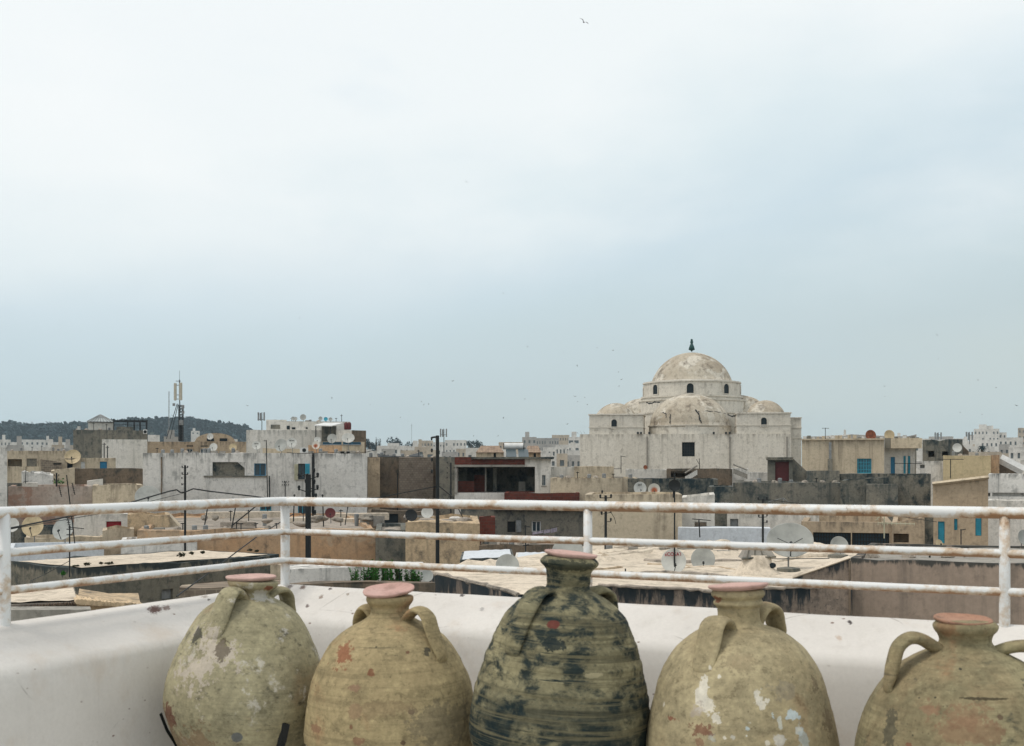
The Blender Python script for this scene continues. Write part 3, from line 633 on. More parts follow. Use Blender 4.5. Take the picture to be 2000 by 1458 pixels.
m4 = jarmat('jar_clay_pale', (.41, .35, .215), (.345, .285, .17), (.07, .055, .04), .14, .14, .12, speck=.8, spots=[
    *[(*sp(x, y, *J4, r, a_, b_), c_, o_, .95) for x, y, r, a_, b_, c_, o_ in (
    (1356, 1312, 156, 9, 22, WH, .9), (1346, 1338, 164, 9, 20, WH, .9), (1362, 1352, 168, 10, 14, WH, .85), (1372, 1372, 172, 9, 14, WH, .85), (1368, 1284, 140, 4, 6, WH, .8), (1382, 1297, 148, 3, 5, WH, .8), (1290, 1362, 168, 3, 8, WH, .7), (1338, 1362, 170, 12, 14, (.42, .36, .31), .6),
    (1448, 1336, 158, 9, 14, WH, .9), (1455, 1346, 162, 9, 9, WH, .85), (1464, 1338, 160, 5, 6, WH, .85), (1432, 1376, 172, 6, 4, (.58, .6, .56), .8), (1428, 1386, 174, 6, 4, BW, .8), (1425, 1398, 178, 5, 5, (.6, .62, .58), .8), (1388, 1404, 178, 5, 6, WH, .8), (1402, 1402, 178, 6, 5, (.5, .48, .42), .8), (1364, 1406, 179, 9, 9, (.36, .37, .33), .7),
    (1512, 1366, 170, 13, 7, (.52, .60, .62), .85), (1473, 1364, 168, 5, 8, BW, .75), (1486, 1378, 172, 4, 12, (.55, .56, .50), .75), (1483, 1408, 179, 9, 9, (.55, .53, .48), .75), (1523, 1395, 176, 6, 5, (.56, .58, .55), .7), (1462, 1411, 180, 4, 4, WH, .7), (1476, 1448, 186, 4, 6, WH, .5), (1533, 1428, 182, 9, 26, BW, .5), (1530, 1452, 186, 12, 12, BW, .5))],
    (*sp(1300, 1381, *J4, 172, 24, 5), (.22, .085, .055), .85, .8), (*sp(1352, 1393, *J4, 176, 22, 12), (.19, .085, .055), .8, 1), (*sp(1345, 1412, *J4, 180, 9, 9), (.2, .09, .06), .6, 1),
    (*sp(1565, 1330, *J4, 158, 9, 40), (.13, .10, .065), .6, .9), (*sp(1590, 1390, *J4, 174, 18, 34), (.15, .11, .07), .6, .9), (*sp(1500, 1320, *J4, 156, 30, 16), (.27, .235, .17), .6, .9), (*sp(1425, 1272, *J4, 130, 30, 22), (.24, .195, .12), .5, .95), (*sp(1397, 1168, *J4, 48, 12, 7), (.20, .07, .04), .85, .6)])
jar('pale buff clay jar with white paint splashes, second from the right', 4.8, 1453, 1442, 1165,
    [(1150, 40), (1151, 46), (1156, 51), (1163, 51), (1170, 44), (1174, 47), (1180, 47), (1186, 42), (1200, 41), (1214, 43), (1221, 50), (1228, 69), (1235, 87), (1254, 112), (1274, 132), (1313, 155), (1352, 167), (1391, 177), (1430, 184), (1457, 187), (1500, 184), (1580, 150), (1650, 100), (1695, 74)],
    [(130, [(40, 1232), (58, 1210), (82, 1203), (102, 1214), (113, 1238), (126, 1264), (143, 1298)]), (322, [(42, 1228), (60, 1200), (82, 1192), (100, 1202), (108, 1224), (118, 1256)])],
    (1441, 1146, 58, -3, 3.5), m4, LIDM, .0008, 20, 8)
J5 = (4.45, 1888, 1885, 1230)
m5 = jarmat('jar_clay_brown', (.30, .265, .155), (.25, .20, .115), (.035, .04, .035), .42, .45, .4, redc=(.24, .13, .07), speck=.9, spots=[
    *[(*sp(x, y, *J5, r, a_, b_), c_, .85, .5) for x, y, r, a_, b_, c_ in ((1840, 1291, 108, 4, 4, (.03, .03, .025)), (1853, 1337, 156, 4, 3, (.03, .03, .025)), (1761, 1343, 162, 3, 3, (.03, .03, .025)), (1784, 1339, 160, 2.5, 2.5, (.03, .03, .025)), (1883, 1366, 176, 6, 7, (.11, .075, .05)), (1935, 1357, 170, 4, 3, (.03, .03, .025)), (1743, 1408, 190, 3, 3, (.03, .03, .025)), (1783, 1428, 198, 4, 4, (.04, .04, .03)), (1808, 1430, 198, 6, 5, (.06, .06, .045)), (1736, 1426, 196, 7, 6, (.18, .08, .05)), (1908, 1427, 198, 3, 4, (.06, .05, .035)), (1848, 1401, 190, 4, 3, (.15, .07, .05)), (1830, 1390, 186, 60, 26, (.235, .16, .095)), (1770, 1362, 176, 26, 10, (.235, .155, .095)))],
    (*sp(1715, 1400, *J5, 188, 16, 75), (.06, .06, .045), .7, .9), (*sp(1985, 1340, *J5, 170, 30, 60), (.05, .055, .045), .7, .9), (*sp(1800, 1365, *J5, 180, 60, 20), (.24, .14, .085), .5, 1.3), (*sp(1860, 1336, *J5, 160, 60, 2.5), (.06, .05, .03), .9, .5)])
jar('brown clay jar with two high loop handles, rightmost', 4.45, 1888, 1885, 1230,
    [(1213, 48), (1214, 55), (1221, 61), (1229, 59), (1238, 52), (1247, 49), (1256, 50), (1266, 62), (1278, 86), (1290, 108), (1301, 123), (1324, 147), (1347, 165), (1370, 178), (1393, 188), (1416, 196), (1440, 202), (1470, 207), (1520, 206), (1600, 170), (1700, 110), (1765, 80)],
    [(170, [(50, 1272), (74, 1256), (98, 1244), (122, 1245), (141, 1260), (150, 1286), (156, 1312), (166, 1345)]), (24, [(50, 1275), (76, 1262), (104, 1256), (130, 1262), (148, 1284), (156, 1310), (168, 1345)])],
    (1881, 1212, 55.5, 4, -1.5), m5, LIDM2, .0012, 15, 10.5)
# black iron stand under the first jar
d = 5.5; s = d/F; yf = HY+1.6/s
st = empty('jar_stand', ((472-1000)*s, d, FL), 'black flat-bar iron stand holding the leftmost clay jar', 'stand')
def zr(y): return (yf-y)*s
for az in (169, 50, 300):
    ca, sa_ = math.cos(R(az)), -math.sin(R(az)); bm = bmesh.new()
    pts = [(1388, 152), (1420, 140), (1458, 122), (1500, 100), (1560, 76), (1608, 96)]
    tube(bm, [((r+(y < 1450)*4+2)*s*ca+.012, (r+(y < 1450)*4+2)*s*sa_, zr(y)) for y, r in pts], 1, 4, flat=(.007, .02) if az == 169 else (.022, .006)); mk('leg', bm, M['black'], st)
bm = bmesh.new(); n = 40
tube(bm, [(108*s*math.cos(2*math.pi*i/n), 108*s*math.sin(2*math.pi*i/n), zr(1505)) for i in range(n+1)], .012, 6, False); mk('ring', bm, M['black'], st)
# ------------------------------------------------------------------ ground, hills, woods
bm = bmesh.new()
bmesh.ops.create_grid(bm, x_segments=60, y_segments=60, size=2600)
for q in bm.verts: q.co.y += 2300; q.co.z = -.02
tag(mk('ground', bm, plaster('dusty_ground', (.30, .26, .21), (.24, .21, .17), sa=.2, streak=0, k=.05)), kind='structure')
HP = [(-160, 836), (0, 829), (40, 827), (100, 831), (150, 830), (210, 828), (260, 824), (300, 821), (340, 819), (365, 817), (395, 821), (430, 826), (455, 829), (480, 834), (500, 846), (540, 866), (620, 882), (700, 888), (800, 893), (900, 897), (1100, 905), (1300, 912)]
HD = 1500
def hz(px):
    for (a, y0), (b, y1) in zip(HP, HP[1:]):
        if a <= px <= b: y = y0+(y1-y0)*(px-a)/(b-a); return EZ+(HY-y)/F*HD-6
    return 8
bm = bmesh.new(); g_ = []
for i in range(120):
    px = -150+1440*i/119; row = []
    for j in range(14):
        t = j/13; dd = HD-330+660*t; k = math.sin(math.pi*t)**.8
        row.append(bm.verts.new(((px-1000)/F*HD, dd, -1+hz(px)*k)))
    g_.append(row)
for A, B in zip(g_, g_[1:]):
    for j in range(13): bm.faces.new((A[j], B[j], B[j+1], A[j+1]))
tag(mk('hill', bm, leafmat('hill_scrub', (.035, .05, .03), (.06, .07, .045)), smooth=True), kind='structure')
rnd = random.Random(5)
def clump(bm, c, r, n, rr, leaf):
    """leaf-clump faces spread through an uneven crown volume"""
    for _ in range(n):
        v = Vector((rr.gauss(0, 1), rr.gauss(0, 1), rr.gauss(0, 1))).normalized()
        k = rr.random()**.4*(1+.35*noise.noise(v*2+Vector(c)))
        p = Vector(c)+Vector((v.x*r[0], v.y*r[1], v.z*r[2]))*k
        a = Vector((rr.gauss(0, 1), rr.gauss(0, 1), rr.gauss(0, .6))).normalized(); b = a.cross(Vector((rr.random(), rr.random(), 1))).normalized()
        s = leaf*rr.uniform(.6, 1.3)
        vs = [bm.verts.new(p+a*s*x+b*s*y) for x, y in ((-1, -.4), (0, -.9), (1, -.2), (.6, .8), (-.5, .9))]; bm.faces.new(vs)
bm = bmesh.new()
for _ in range(1900):
    px = rnd.uniform(-130, 510) if rnd.random() < .85 else rnd.uniform(480, 1150)
    t = .5-rnd.random()**1.3*.46; dd = HD-330+660*t; z = -1+hz(px)*math.sin(math.pi*t)**.8
    r = rnd.uniform(3.5, 7.5)*(1.25 if rnd.random() < .08 else 1)
    clump(bm, ((px-1000)/F*HD, dd, z+r*.5), (r*1.15, r, r*.75), 26, rnd, r*.34)
tag(mk('woods', bm, M['pine']), 'dark green wood covering the long hill on the skyline at the left', 'woods', kind='stuff')
def tree(name, label, px, ytop, ybase, wpx, d, seed, shape='round', cat='tree', group=None):
    rr = random.Random(seed); s = d/F; base = W(px, ybase, d); H = (ybase-ytop)*s; wd = wpx*s/2
    e = empty(name, (base.x, base.y, 0), label, cat, group); z0 = base.z; bm = bmesh.new()
    tube(bm, [(0, 0, 0), (.1, 0, z0*.6), (0, .1, z0+H*.25), (0, 0, z0+H*.7)], [H*.05+.2, H*.045+.15, H*.04+.1, .08], 8)
    for a in range(5):
        t = a*2.4; tube(bm, [(0, 0, z0+H*.15), (wd*.3*math.cos(t), wd*.3*math.sin(t), z0+H*.4), (wd*.6*math.cos(t), wd*.6*math.sin(t), z0+H*.65)], [.2, .12, .05], 6)
    mk('trunk', bm, M['bark'], e); bm = bmesh.new()
    if shape == 'round':
        for k in range(9):
            a = rr.uniform(0, 6.28); q = rr.random()**.5*.62
            clump(bm, (wd*q*math.cos(a), wd*q*math.sin(a), z0+H*rr.uniform(.25, .78)), (wd*.45, wd*.45, H*.24), 70, rr, max(.25, wd*.085))
    else: clump(bm, (0, 0, z0+H*.5), (wd, wd, H*.5), 220, rr, max(.2, wd*.22))
    mk('crown', bm, M['pine'], e)
tree('tree', 'broad dark tree on the skyline right of the white buildings', 722, 852, 884, 40, 700, 3)
tree('cypress', 'left of the two slim cypresses beside the broad skyline tree', 735, 853, 884, 6, 700, 4, 'slim')
tree('cypress', 'right of the two slim cypresses beside the broad skyline tree', 741, 855, 884, 7, 690, 6, 'slim')
tree('tree', 'rounded dark tree above the far white parapeted house', 770, 851, 882, 36, 720, 8)
tree('tree', 'low dark tree trailing right of the far white house', 797, 863, 884, 26, 740, 9)
tree('tree', 'small dark tree at the left end of the far apartment blocks', 808, 861, 884, 14, 640, 10)
tree('tree', 'left tree of the pair right of the far apartment blocks', 921, 860, 882, 22, 650, 11)
tree('tree', 'right tree of the pair right of the far apartment blocks', 937, 859, 882, 22, 660, 12)
# palm at the right
e = empty('palm_tree', (W(1918, 880, 260).x, 260, 0), 'dark palm tree rising among the white houses at the right', 'palm tree')
zc = W(1918, 874, 260).z; bm = bmesh.new(); tube(bm, [(0, 0, 0), (.1, 0, zc*.5), (0, 0, zc)], [.35, .28, .3], 8); mk('trunk', bm, M['bark'], e)
bm = bmesh.new(); rr = random.Random(2)
for k in range(34):
    a = k*2.4; L = rr.uniform(1.0, 1.4); up = rr.uniform(-.3, 1.1); pr = None
    for j in range(7):
        t = j/6; c = Vector((math.cos(a)*L*t, math.sin(a)*L*t, zc+up*t-1.0*t*t)); wdt = .16*math.sin(math.pi*min(1, t+.12))+.02; sd_ = Vector((-math.sin(a), math.cos(a), 0))*wdt
        cur = (bm.verts.new(c-sd_), bm.verts.new(c+sd_+Vector((0, 0, .02))))
        if pr: bm.faces.new((pr[0], cur[0], cur[1], pr[1]))
        pr = cur
mk('crown', bm, M['pine'], e)

# ------------------------------------------------------------------ the far town
WIN_ME = {}
def farhouse(label, x0, x1, yt, d, mat, nx=0, ny=0, dep=None, group='houses of the distant town', ww=.38, cat='house', top=None, name='town_house', wy0=.16, strip=False):
    """a distant flat-roofed house; windows are recessed boxes set in the facade, each its own part"""
    s = d/F; zt = EZ+(HY-yt)*s; wins = []
    fr = Frame(x0, x1, d); w_ = fr.w
    root = fr.root(name, label, cat, group); hs = []
    if nx and ny:
        fh = 3.1
        for j in range(ny):
            z1 = zt-.9-fh*j-fh*.15
            for i in range(nx):
                cw = w_/nx; x = cw*(i+.5); ow = min(cw*ww, 2.6) if not strip else cw*.8
                if h01(label, i, j) < .1 and not strip: continue
                hs.append((x-ow/2, z1-1.2, x+ow/2, z1, .3))
    mk('wall', wall_mesh(w_, dep or min(14, w_), zt, zt, -1, [h for h in hs if h[1] > 0], .3, .5, .0, 1), M[mat], root)
    for h in hs:
        if h[1] <= 0: continue
        key = (round(h[2]-h[0], 2))
        if key not in WIN_ME:
            b = bmesh.new(); bx(b, -key/2+.02, .22, -1.19, key/2-.02, .29, -.01); WIN_ME[key] = bpy.data.meshes.new('window'); b.to_mesh(WIN_ME[key]); b.free(); WIN_ME[key].materials.append(M['farglass'])
        o_ = link('window', WIN_ME[key], None, root); o_.location = ((h[0]+h[2])/2, 0, h[3])
    if top:
        x, w2, h2 = top; bm = bmesh.new(); bx(bm, w_*x, 1.5, zt-.48, w_*(x+w2), 6, zt+h2); mk('stair_tower', bm, M[mat], root)
    return fr, root
FH = [
 ('low white house at the far left edge below the hill', 0, 21, 859, 560, 'farwhite', 3, 2), ('small white house left of the long white villa', 21, 36, 864, 600, 'farwhite', 2, 1),
 ('long white villa below the wooded hill at the left', 38, 88, 859, 620, 'farwhite', 5, 2), ('stepped white house touching the long villa', 87, 104, 860, 640, 'farwhite', 2, 2),
 ('pale wide house right of the long villa', 103, 128, 864, 600, 'farwhite', 3, 2), ('little pale house beside the dark concrete building', 128, 146, 870, 560, 'fartan', 2, 1),
 ('small white mansion halfway up the wooded hill', 373, 390, 842, 980, 'farwhite', 2, 1),
 ('long low white house with a parapet below the cypresses', 736, 800, 871, 420, 'farwhite', 6, 1), ('white upper storey above the long low white house', 757, 780, 866, 440, 'farwhite', 3, 1),
 ('white house between the trees and the apartment blocks', 800, 832, 872, 480, 'farwhite', 4, 1),
 ('leftmost white apartment block on the middle skyline', 806, 823, 868, 560, 'farwhite', 3, 3), ('beige apartment block left of the black street pole', 821, 846, 861, 600, 'fartan', 4, 3),
 ('white apartment block behind the black street pole', 845, 870, 864, 580, 'farwhite', 4, 3), ('white apartment block with a roof box right of the pole', 869, 911, 860, 560, 'farwhite', 6, 4),
 ('long beige hall behind the tile roofs', 974, 1021, 864, 470, 'fartan', 6, 1),
 ('grey hotel wing with tall narrow windows', 1020, 1048, 854, 520, 'fargrey', 3, 4), ('long hotel front with rows of small dark windows', 1047, 1092, 856, 540, 'fargrey', 9, 4),
 ('hotel wing set back behind the long hotel front', 1078, 1112, 850, 570, 'fartan', 7, 1), ('white hotel end with dark strip balconies beside the mosque', 1110, 1142, 854, 500, 'farwhite', 3, 5),
 ('small white house with a stair tower below the hotel', 1060, 1086, 874, 380, 'farwhite', 3, 2), ('white house with narrow windows below the hotel front', 1085, 1112, 869, 360, 'farwhite', 4, 2),
 ('low white house at the left foot of the mosque wall', 1108, 1140, 880, 330, 'farwhite', 4, 1),
 ('flat grey warehouse behind the dark roof house', 1814, 1862, 853, 620, 'fargrey', 5, 1), ('pale house right of the grey warehouse', 1861, 1890, 857, 560, 'farwhite', 3, 2),
 ('tall white hotel with a terrace top on the right skyline', 1902, 1952, 838, 600, 'farwhite', 7, 4), ('white block stepping down right of the tall hotel', 1950, 1966, 845, 600, 'farwhite', 2, 3),
 ('beige tower block cut by the right edge', 1988, 2012, 836, 650, 'fartan', 3, 4), ('white house below the tall hotel, left', 1888, 1916, 862, 430, 'farwhite', 3, 2),
 ('white house below the tall hotel, right', 1915, 1950, 859, 460, 'farwhite', 4, 2), ('long white house below the beige tower', 1950, 1998, 855, 420, 'farwhite', 5, 2),
 ('small pale house behind the palm', 1896, 1936, 872, 330, 'farwhite', 4, 1), ('grey house with a dark opening right of the palm', 1951, 1972, 868, 300, 'fargrey', 2, 1), ('white house at the right edge beside the palm row', 1970, 2010, 873, 270, 'farwhite', 3, 2),
 ('low white house left of the palm', 1878, 1900, 868, 350, 'farwhite', 2, 2), ('squat pale house below the palm', 1884, 1956, 883, 210, 'fartan', 3, 1)]
for i, (lb, x0, x1, yt, d, mt, nx, ny) in enumerate(FH):
    farhouse(lb, x0, x1, yt, d, mt, nx, ny, top=(.2, .3, 2.2) if i % 3 == 0 else None, strip='strip' in lb, group='houses of the distant town')
farhouse('upper terrace storey on the tall hotel roof', 1912, 1940, 832, 604, 'farwhite', 4, 1)
rr = random.Random(21)                                       # the crowd of small houses between the landmarks
nb = 0
zones = [(0, 280, 868, 876, 'behind the old houses at the left'), (288, 500, 866, 878, 'between the concrete house and the tall white house'), (700, 990, 872, 888, 'in the middle below the apartment blocks'), (1000, 1150, 880, 892, 'between the tile roofs and the mosque'), (1590, 1820, 851, 862, 'behind the beige house with blue windows'), (1800, 2010, 862, 892, 'right of the dark roof house')]
for x0, x1, ya, yb, zn in zones:
    x = x0
    while x < x1:
        w_ = rr.uniform(14, 34); d = rr.uniform(230, 420); mt = rr.choice(['farwhite', 'farwhite', 'farwhite', 'fartan', 'fargrey'])
        farhouse('small '+{'farwhite': 'white', 'fartan': 'beige', 'fargrey': 'grey'}[mt]+' house '+zn, x, x+w_, rr.uniform(ya, yb), d, mt, rr.choice([1, 2, 3]), 1, top=(.1+rr.random()*.5, .3, 2) if rr.random() < .22 else None, group='crowd of houses '+zn)
        x += w_*rr.uniform(.6, 1.0)

# ------------------------------------------------------------------ the domed mosque
fr = Frame(1132.5, 1545, 150)
mq = fr.root('mosque', 'cream domed mosque with a big ribless dome over half domes and corner turrets', 'mosque')
def A(px, py, b=0): return fr.at(px, py, b)
def mpart(name, bm, mat='mosque', parent=None, smooth=False): 
    bmesh.ops.recalc_face_normals(bm, faces=bm.faces); return mk(name, bm, M[mat], parent or mq, smooth)
w0, w1 = A(1332, 892), A(1357, 864)
mpart('wall', wall_mesh(fr.w, 24, A(1340, 848).z, A(1340, 848).z, 0, [(w0.x, w0.z, w1.x, w1.z, .5)], .35, .5, .03, 3))
bm = bmesh.new(); bx(bm, w0.x+.02, .36, w0.z+.02, w1.x-.02, .44, w1.z-.02)
wp = mpart('window', bm, 'void'); bm = bmesh.new()
for i in range(1, 5): xc = w0.x+(w1.x-w0.x)*i/5; bx(bm, xc-.03, .28, w0.z, xc+.03, .33, w1.z)
for i in range(1, 5): zc_ = w0.z+(w1.z-w0.z)*i/5; bx(bm, w0.x, .25, zc_-.03, w1.x, .275, zc_+.03)
mpart('grille', bm, 'metal', wp)
for px in (1264, 1425.5, 1537):
    p = A(px, 850); bm = bmesh.new(); tube(bm, [(p.x, -.12, 1), (p.x, -.12, p.z-.2)], .09, 6); mpart('drainpipe', bm, 'concrete')
for px in (1246, 1252, 1268, 1394, 1418, 1425):
    p = A(px, 846); bm = bmesh.new(); bx(bm, p.x-.12, -.25, p.z-.15, p.x+.12, -.003, p.z+.12); mpart('roof_spout', bm, 'metal')
def archwin(cx, cz, w_, h_, y, parent, ang=0, c=None):
    """a round-headed opening: near-black panel with a raised plaster surround, facing local -y then rotated about c"""
    bm = bmesh.new(); pts = [(-w_/2, -h_/2)]+[(w_/2, -h_/2)]+[(w_/2*math.cos(t*math.pi/10), h_/2-w_/2+w_/2*math.sin(t*math.pi/10)) for t in range(0, 11)]
    a = [bm.verts.new((x, 0, z)) for x, z in pts]; b = [bm.verts.new((x, .12, z)) for x, z in pts]
    bm.faces.new(a); 
    for i in range(len(a)): bm.faces.new((a[i], a[(i+1) % len(a)], b[(i+1) % len(a)], b[i]))
    Mx = Matrix.Translation(c if c else (cx, y, cz)) @ Matrix.Rotation(ang, 4, 'Z') @ (Matrix.Translation((0, y, cz)) if c else Matrix.Identity(4))
    for q in bm.verts: q.co = Mx @ q.co
    wn = mpart('window', bm, 'void', parent)
    bm = bmesh.new(); o_ = 1.16
    a = []; 
    for x, z in pts: a.append([bm.verts.new((x*k, yy, z*k if z < 0 else z*k)) for k, yy in ((1.0, -.004), (o_, -.004), (o_, .12), (1, .12))])
    for i in range(len(a)):
        p, q = a[i], a[(i+1) % len(a)]
        for j in range(4): bm.faces.new((p[j], p[(j+1) % 4], q[(j+1) % 4], q[j]))
    for q in bm.verts: q.co.y -= .06; q.co = Mx @ q.co
    mpart('surround', bm, 'mosque', wn)
def dome(cx, cy, z, rx, h_, mat='domeplaster', name='dome', parent=None, ry=None, a0=0, a1=2*math.pi, ex=1.0, rim=.12):
    bm = bmesh.new(); pr = [(rx+rim, -.25), (rx+rim, .05), (rx, .06)]
    if ex == 0:                                              # a segment of a sphere
        R_ = (rx*rx+h_*h_)/(2*h_); t0 = math.acos(min(1, (R_-h_)/R_)) if R_ > h_ else math.pi/2
        for i in range(1, 19): t = t0*(1-i/18); pr.append((R_*math.sin(t), .06+(R_*math.cos(t)-(R_-h_))*(h_-.06)/h_))
    else:
        for i in range(1, 19): t = i/18*math.pi/2; pr.append((rx*math.cos(t)**ex, .06+(h_-.06)*math.sin(t)))
    pr[-1] = (0, pr[-1][1])
    lathe(bm, pr, 56, (cx, cy, z), a0, a1, cap=False)
    for q in bm.verts:
        if ry: q.co.y = cy+(q.co.y-cy)*ry/rx
        q.co += Vector((q.co.x-cx, q.co.y-cy, 0)).normalized()*.05*noise.noise(q.co*.6) if (q.co.xy-Vector((cx, cy))).length > .3 else Vector()
    return mpart(name, bm, mat, parent, True)
CB = 12.5                                                   # middle of the prayer hall, metres behind the facade
CX = A(1351, 800, CB).x
def Z(py, b): return A(1351, py, b).z
def PX(px, b): return A(px, 800, b).x
# corner turrets with small domes
for (x0, x1, yt, wx, dx, dr, dtop, yl) in ((1151, 1256, 811, 1199.5, 1203, 38.5, 786, 835), (1439, 1544, 808, 1492, 1495, 36, 781, 831)):
    b = .25; p, q = A(x0, 848, b), A(x1, yt, b); bm = bmesh.new(); W_ = q.x-p.x
    bx(bm, p.x, b, A(0+x0, 849, b).z-.6, q.x, b+W_, q.z-.003); tw = mpart('turret', bm)
    bm = bmesh.new(); bx(bm, p.x-.12, b-.12, q.z, q.x+.12, b+W_+.12, q.z+.16); mpart('cornice', bm, 'mosque', tw)
    zl = A(x0, yl, b).z; bm = bmesh.new(); bx(bm, p.x-.07, b-.07, zl-.06, q.x+.07, b+W_+.07, zl+.06); mpart('ledge', bm, 'mosque', tw)
    pw = A(wx, (yt+yl)/2+5, b); archwin(pw.x, pw.z, .68, 1.08, b-.05, tw)
    cb = b+W_/2; dome(PX(dx, cb), cb, q.z+.12, dr*(150+cb)/F, (yt-dtop-1)*(150+cb)/F, parent=tw, ex=0)
# front half dome on its low round base
b = 5.4; rr_ = 77*(150+b)/F; cx = PX(1347, b)
bm = bmesh.new(); z0, z1 = Z(849, b)-.9, Z(832.5, b)
lathe(bm, [(rr_+.12, z0), (rr_+.12, z1-.12), (rr_+.24, z1-.10), (rr_+.24, z1), (rr_-.2, z1+.02)], 56, (cx, b, 0), math.pi, 2*math.pi, cap=False); hb = mpart('half_dome_base', bm, smooth=False)
dome(cx, b, z1, rr_, (832.5-770)*(150+b)/F, name='half_dome', a0=math.pi-.35, a1=2*math.pi+.35, ex=1)
# side half domes
for sg, px, top, rpx in ((-1, 1256, 778, 44), (1, 1442, 773, 52)):
    b = CB+.8; zc_ = Z(806, b); dome(PX(px, b), b, zc_, rpx*(150+b)/F, (806-top)*(150+b)/F, name='half_dome', ry=3.0)
    bm = bmesh.new(); lathe(bm, [(rpx*(150+b)/F+.1, Z(850, b)-.4), (rpx*(150+b)/F+.1, zc_-.26)], 40, (0, 0, 0), cap=True)
    for q in bm.verts: q.co.y *= 3.1/(rpx*(150+b)/F); q.co.x += PX(px, b); q.co.y += b
    mpart('half_dome_base', bm)
# stepped square tiers under the drum
for r_px, yt, yb_ in ((106, 803, 850), (103, 778, 803), (97, 771, 778)):
    r_ = r_px*(150+CB)/F; zt_, zb_ = Z(yt, CB-r_), Z(yb_, CB-r_)-.5; bm = bmesh.new(); lathe(bm, [(r_, zb_), (r_, zt_)], 64, (CX, CB, 0)); tr_ = mpart('tier', bm)
    bm = bmesh.new(); lathe(bm, [(r_-.1, zt_-.26), (r_+.13, zt_-.2), (r_+.13, zt_+.02), (r_-.2, zt_+.04)], 64, (CX, CB, 0)); mpart('ledge', bm, 'mosque', tr_)
# drum and great dome
ap = 93*(150+CB)/F; cr_ = ap; zb_, zt_ = Z(772, CB-ap), Z(742, CB-ap)
bm = bmesh.new(); lathe(bm, [(cr_, zb_-1.2), (cr_, zt_-.2)], 64, (CX, CB, 0)); dr_ = mpart('drum', bm)
bm = bmesh.new(); lathe(bm, [(cr_+.14, zt_-.2), (cr_+.14, zt_), (cr_-.6, zt_+.1)], 64, (CX, CB, 0)); mpart('cornice', bm, 'mosque', dr_)
for i, a in enumerate((-90, -45, 0, 45, 90)):
    archwin(0, Z(758.5, CB-ap), .86, 1.25, -ap-.06, dr_, R(a-2), (CX, CB, 0))
dome(CX, CB, zt_+.15, 77.5*(150+CB)/F, (744-687)*(150+CB)/F, name='great_dome', ex=0)
zf = Z(686.5, CB); bm = bmesh.new(); k = (150+CB)/F
lathe(bm, [(.05, 0), (.14, .15), (.42, .25), (.34, .6), (.14, 1.1), (.08, 1.15), (.07, 1.25)], 14, (CX, CB, zf-.06)); fn = mpart('finial', bm, 'green', None, True)
for z_, r_ in ((12.5, .17), (16.5, .13)):
    bm = bmesh.new(); bmesh.ops.create_icosphere(bm, subdivisions=2, radius=r_*1.25, matrix=Matrix.Translation((CX, CB, zf+z_*k+.35))); mpart('ball', bm, 'green', fn, True)
bm = bmesh.new(); tube(bm, [(CX, CB, zf+1.1), (CX, CB, zf+24*k)], .035, 6); mpart('spike', bm, 'green', fn)
# buttress at the right
p, q = A(1541, 875, 3), A(1565, 817, 3); bm = bmesh.new(); bx(bm, p.x, 3, 0, q.x, 9, q.z); bt = mpart('buttress', bm); bm = bmesh.new()
for y_ in (816.5, 836, 856): zz = A(1550, y_, 3).z; bx(bm, p.x-.08, 2.9, zz-.06, q.x+.08, 9.1, zz+.06)
mpart('ledge', bm, 'mosque', bt)
# cracks in the old plaster: drawn as thin raised dark tubes
def crack(pts, rad, par_):
    bm = bmesh.new(); out = []
    for i in range(len(pts)-1):
        for k in range(5):
            t = k/5; out.append(Vector(pts[i]).lerp(Vector(pts[i+1]), t)+Vector((rr.uniform(-.06, .06), 0, rr.uniform(-.06, .06))))
    out.append(Vector(pts[-1])); tube(bm, out, [rad*rr.uniform(.5, 1.3) for _ in out], 5); mpart('crack', bm, 'metal', par_)
def ondome(px, py, rxp=77, cyp=832.5, hh=62.5, cxp=1347):
    b = 5.4; s_ = (150+b)/F; x = (px-cxp)*s_; z = (cyp-py)*s_; h_ = hh*s_; r_ = rxp*s_*max(.02, (1-(z/h_)**2))**.45
    return (PX(cxp, b)+x, b-math.sqrt(max(0, r_*r_-x*x))-.02, Z(cyp, b)+z)
for pl, rd in (([(1358, 804), (1364, 812), (1365, 822), (1369, 829)], .11), ([(1362, 808), (1385, 806), (1402, 808), (1415, 810)], .05), ([(1311, 812), (1310, 822), (1310, 829)], .08), ([(1296, 808), (1302, 811), (1302, 818)], .05)):
    crack([ondome(*q) for q in pl], rd, hb)
for pl, b in (([(1262, 787), (1268, 789), (1278, 786), (1289, 786)], 5.8), ([(1421, 810), (1430, 813), (1440, 813)], 5.1)):
    crack([tuple(A(x, y, b)) for x, y in pl], .09, hb)

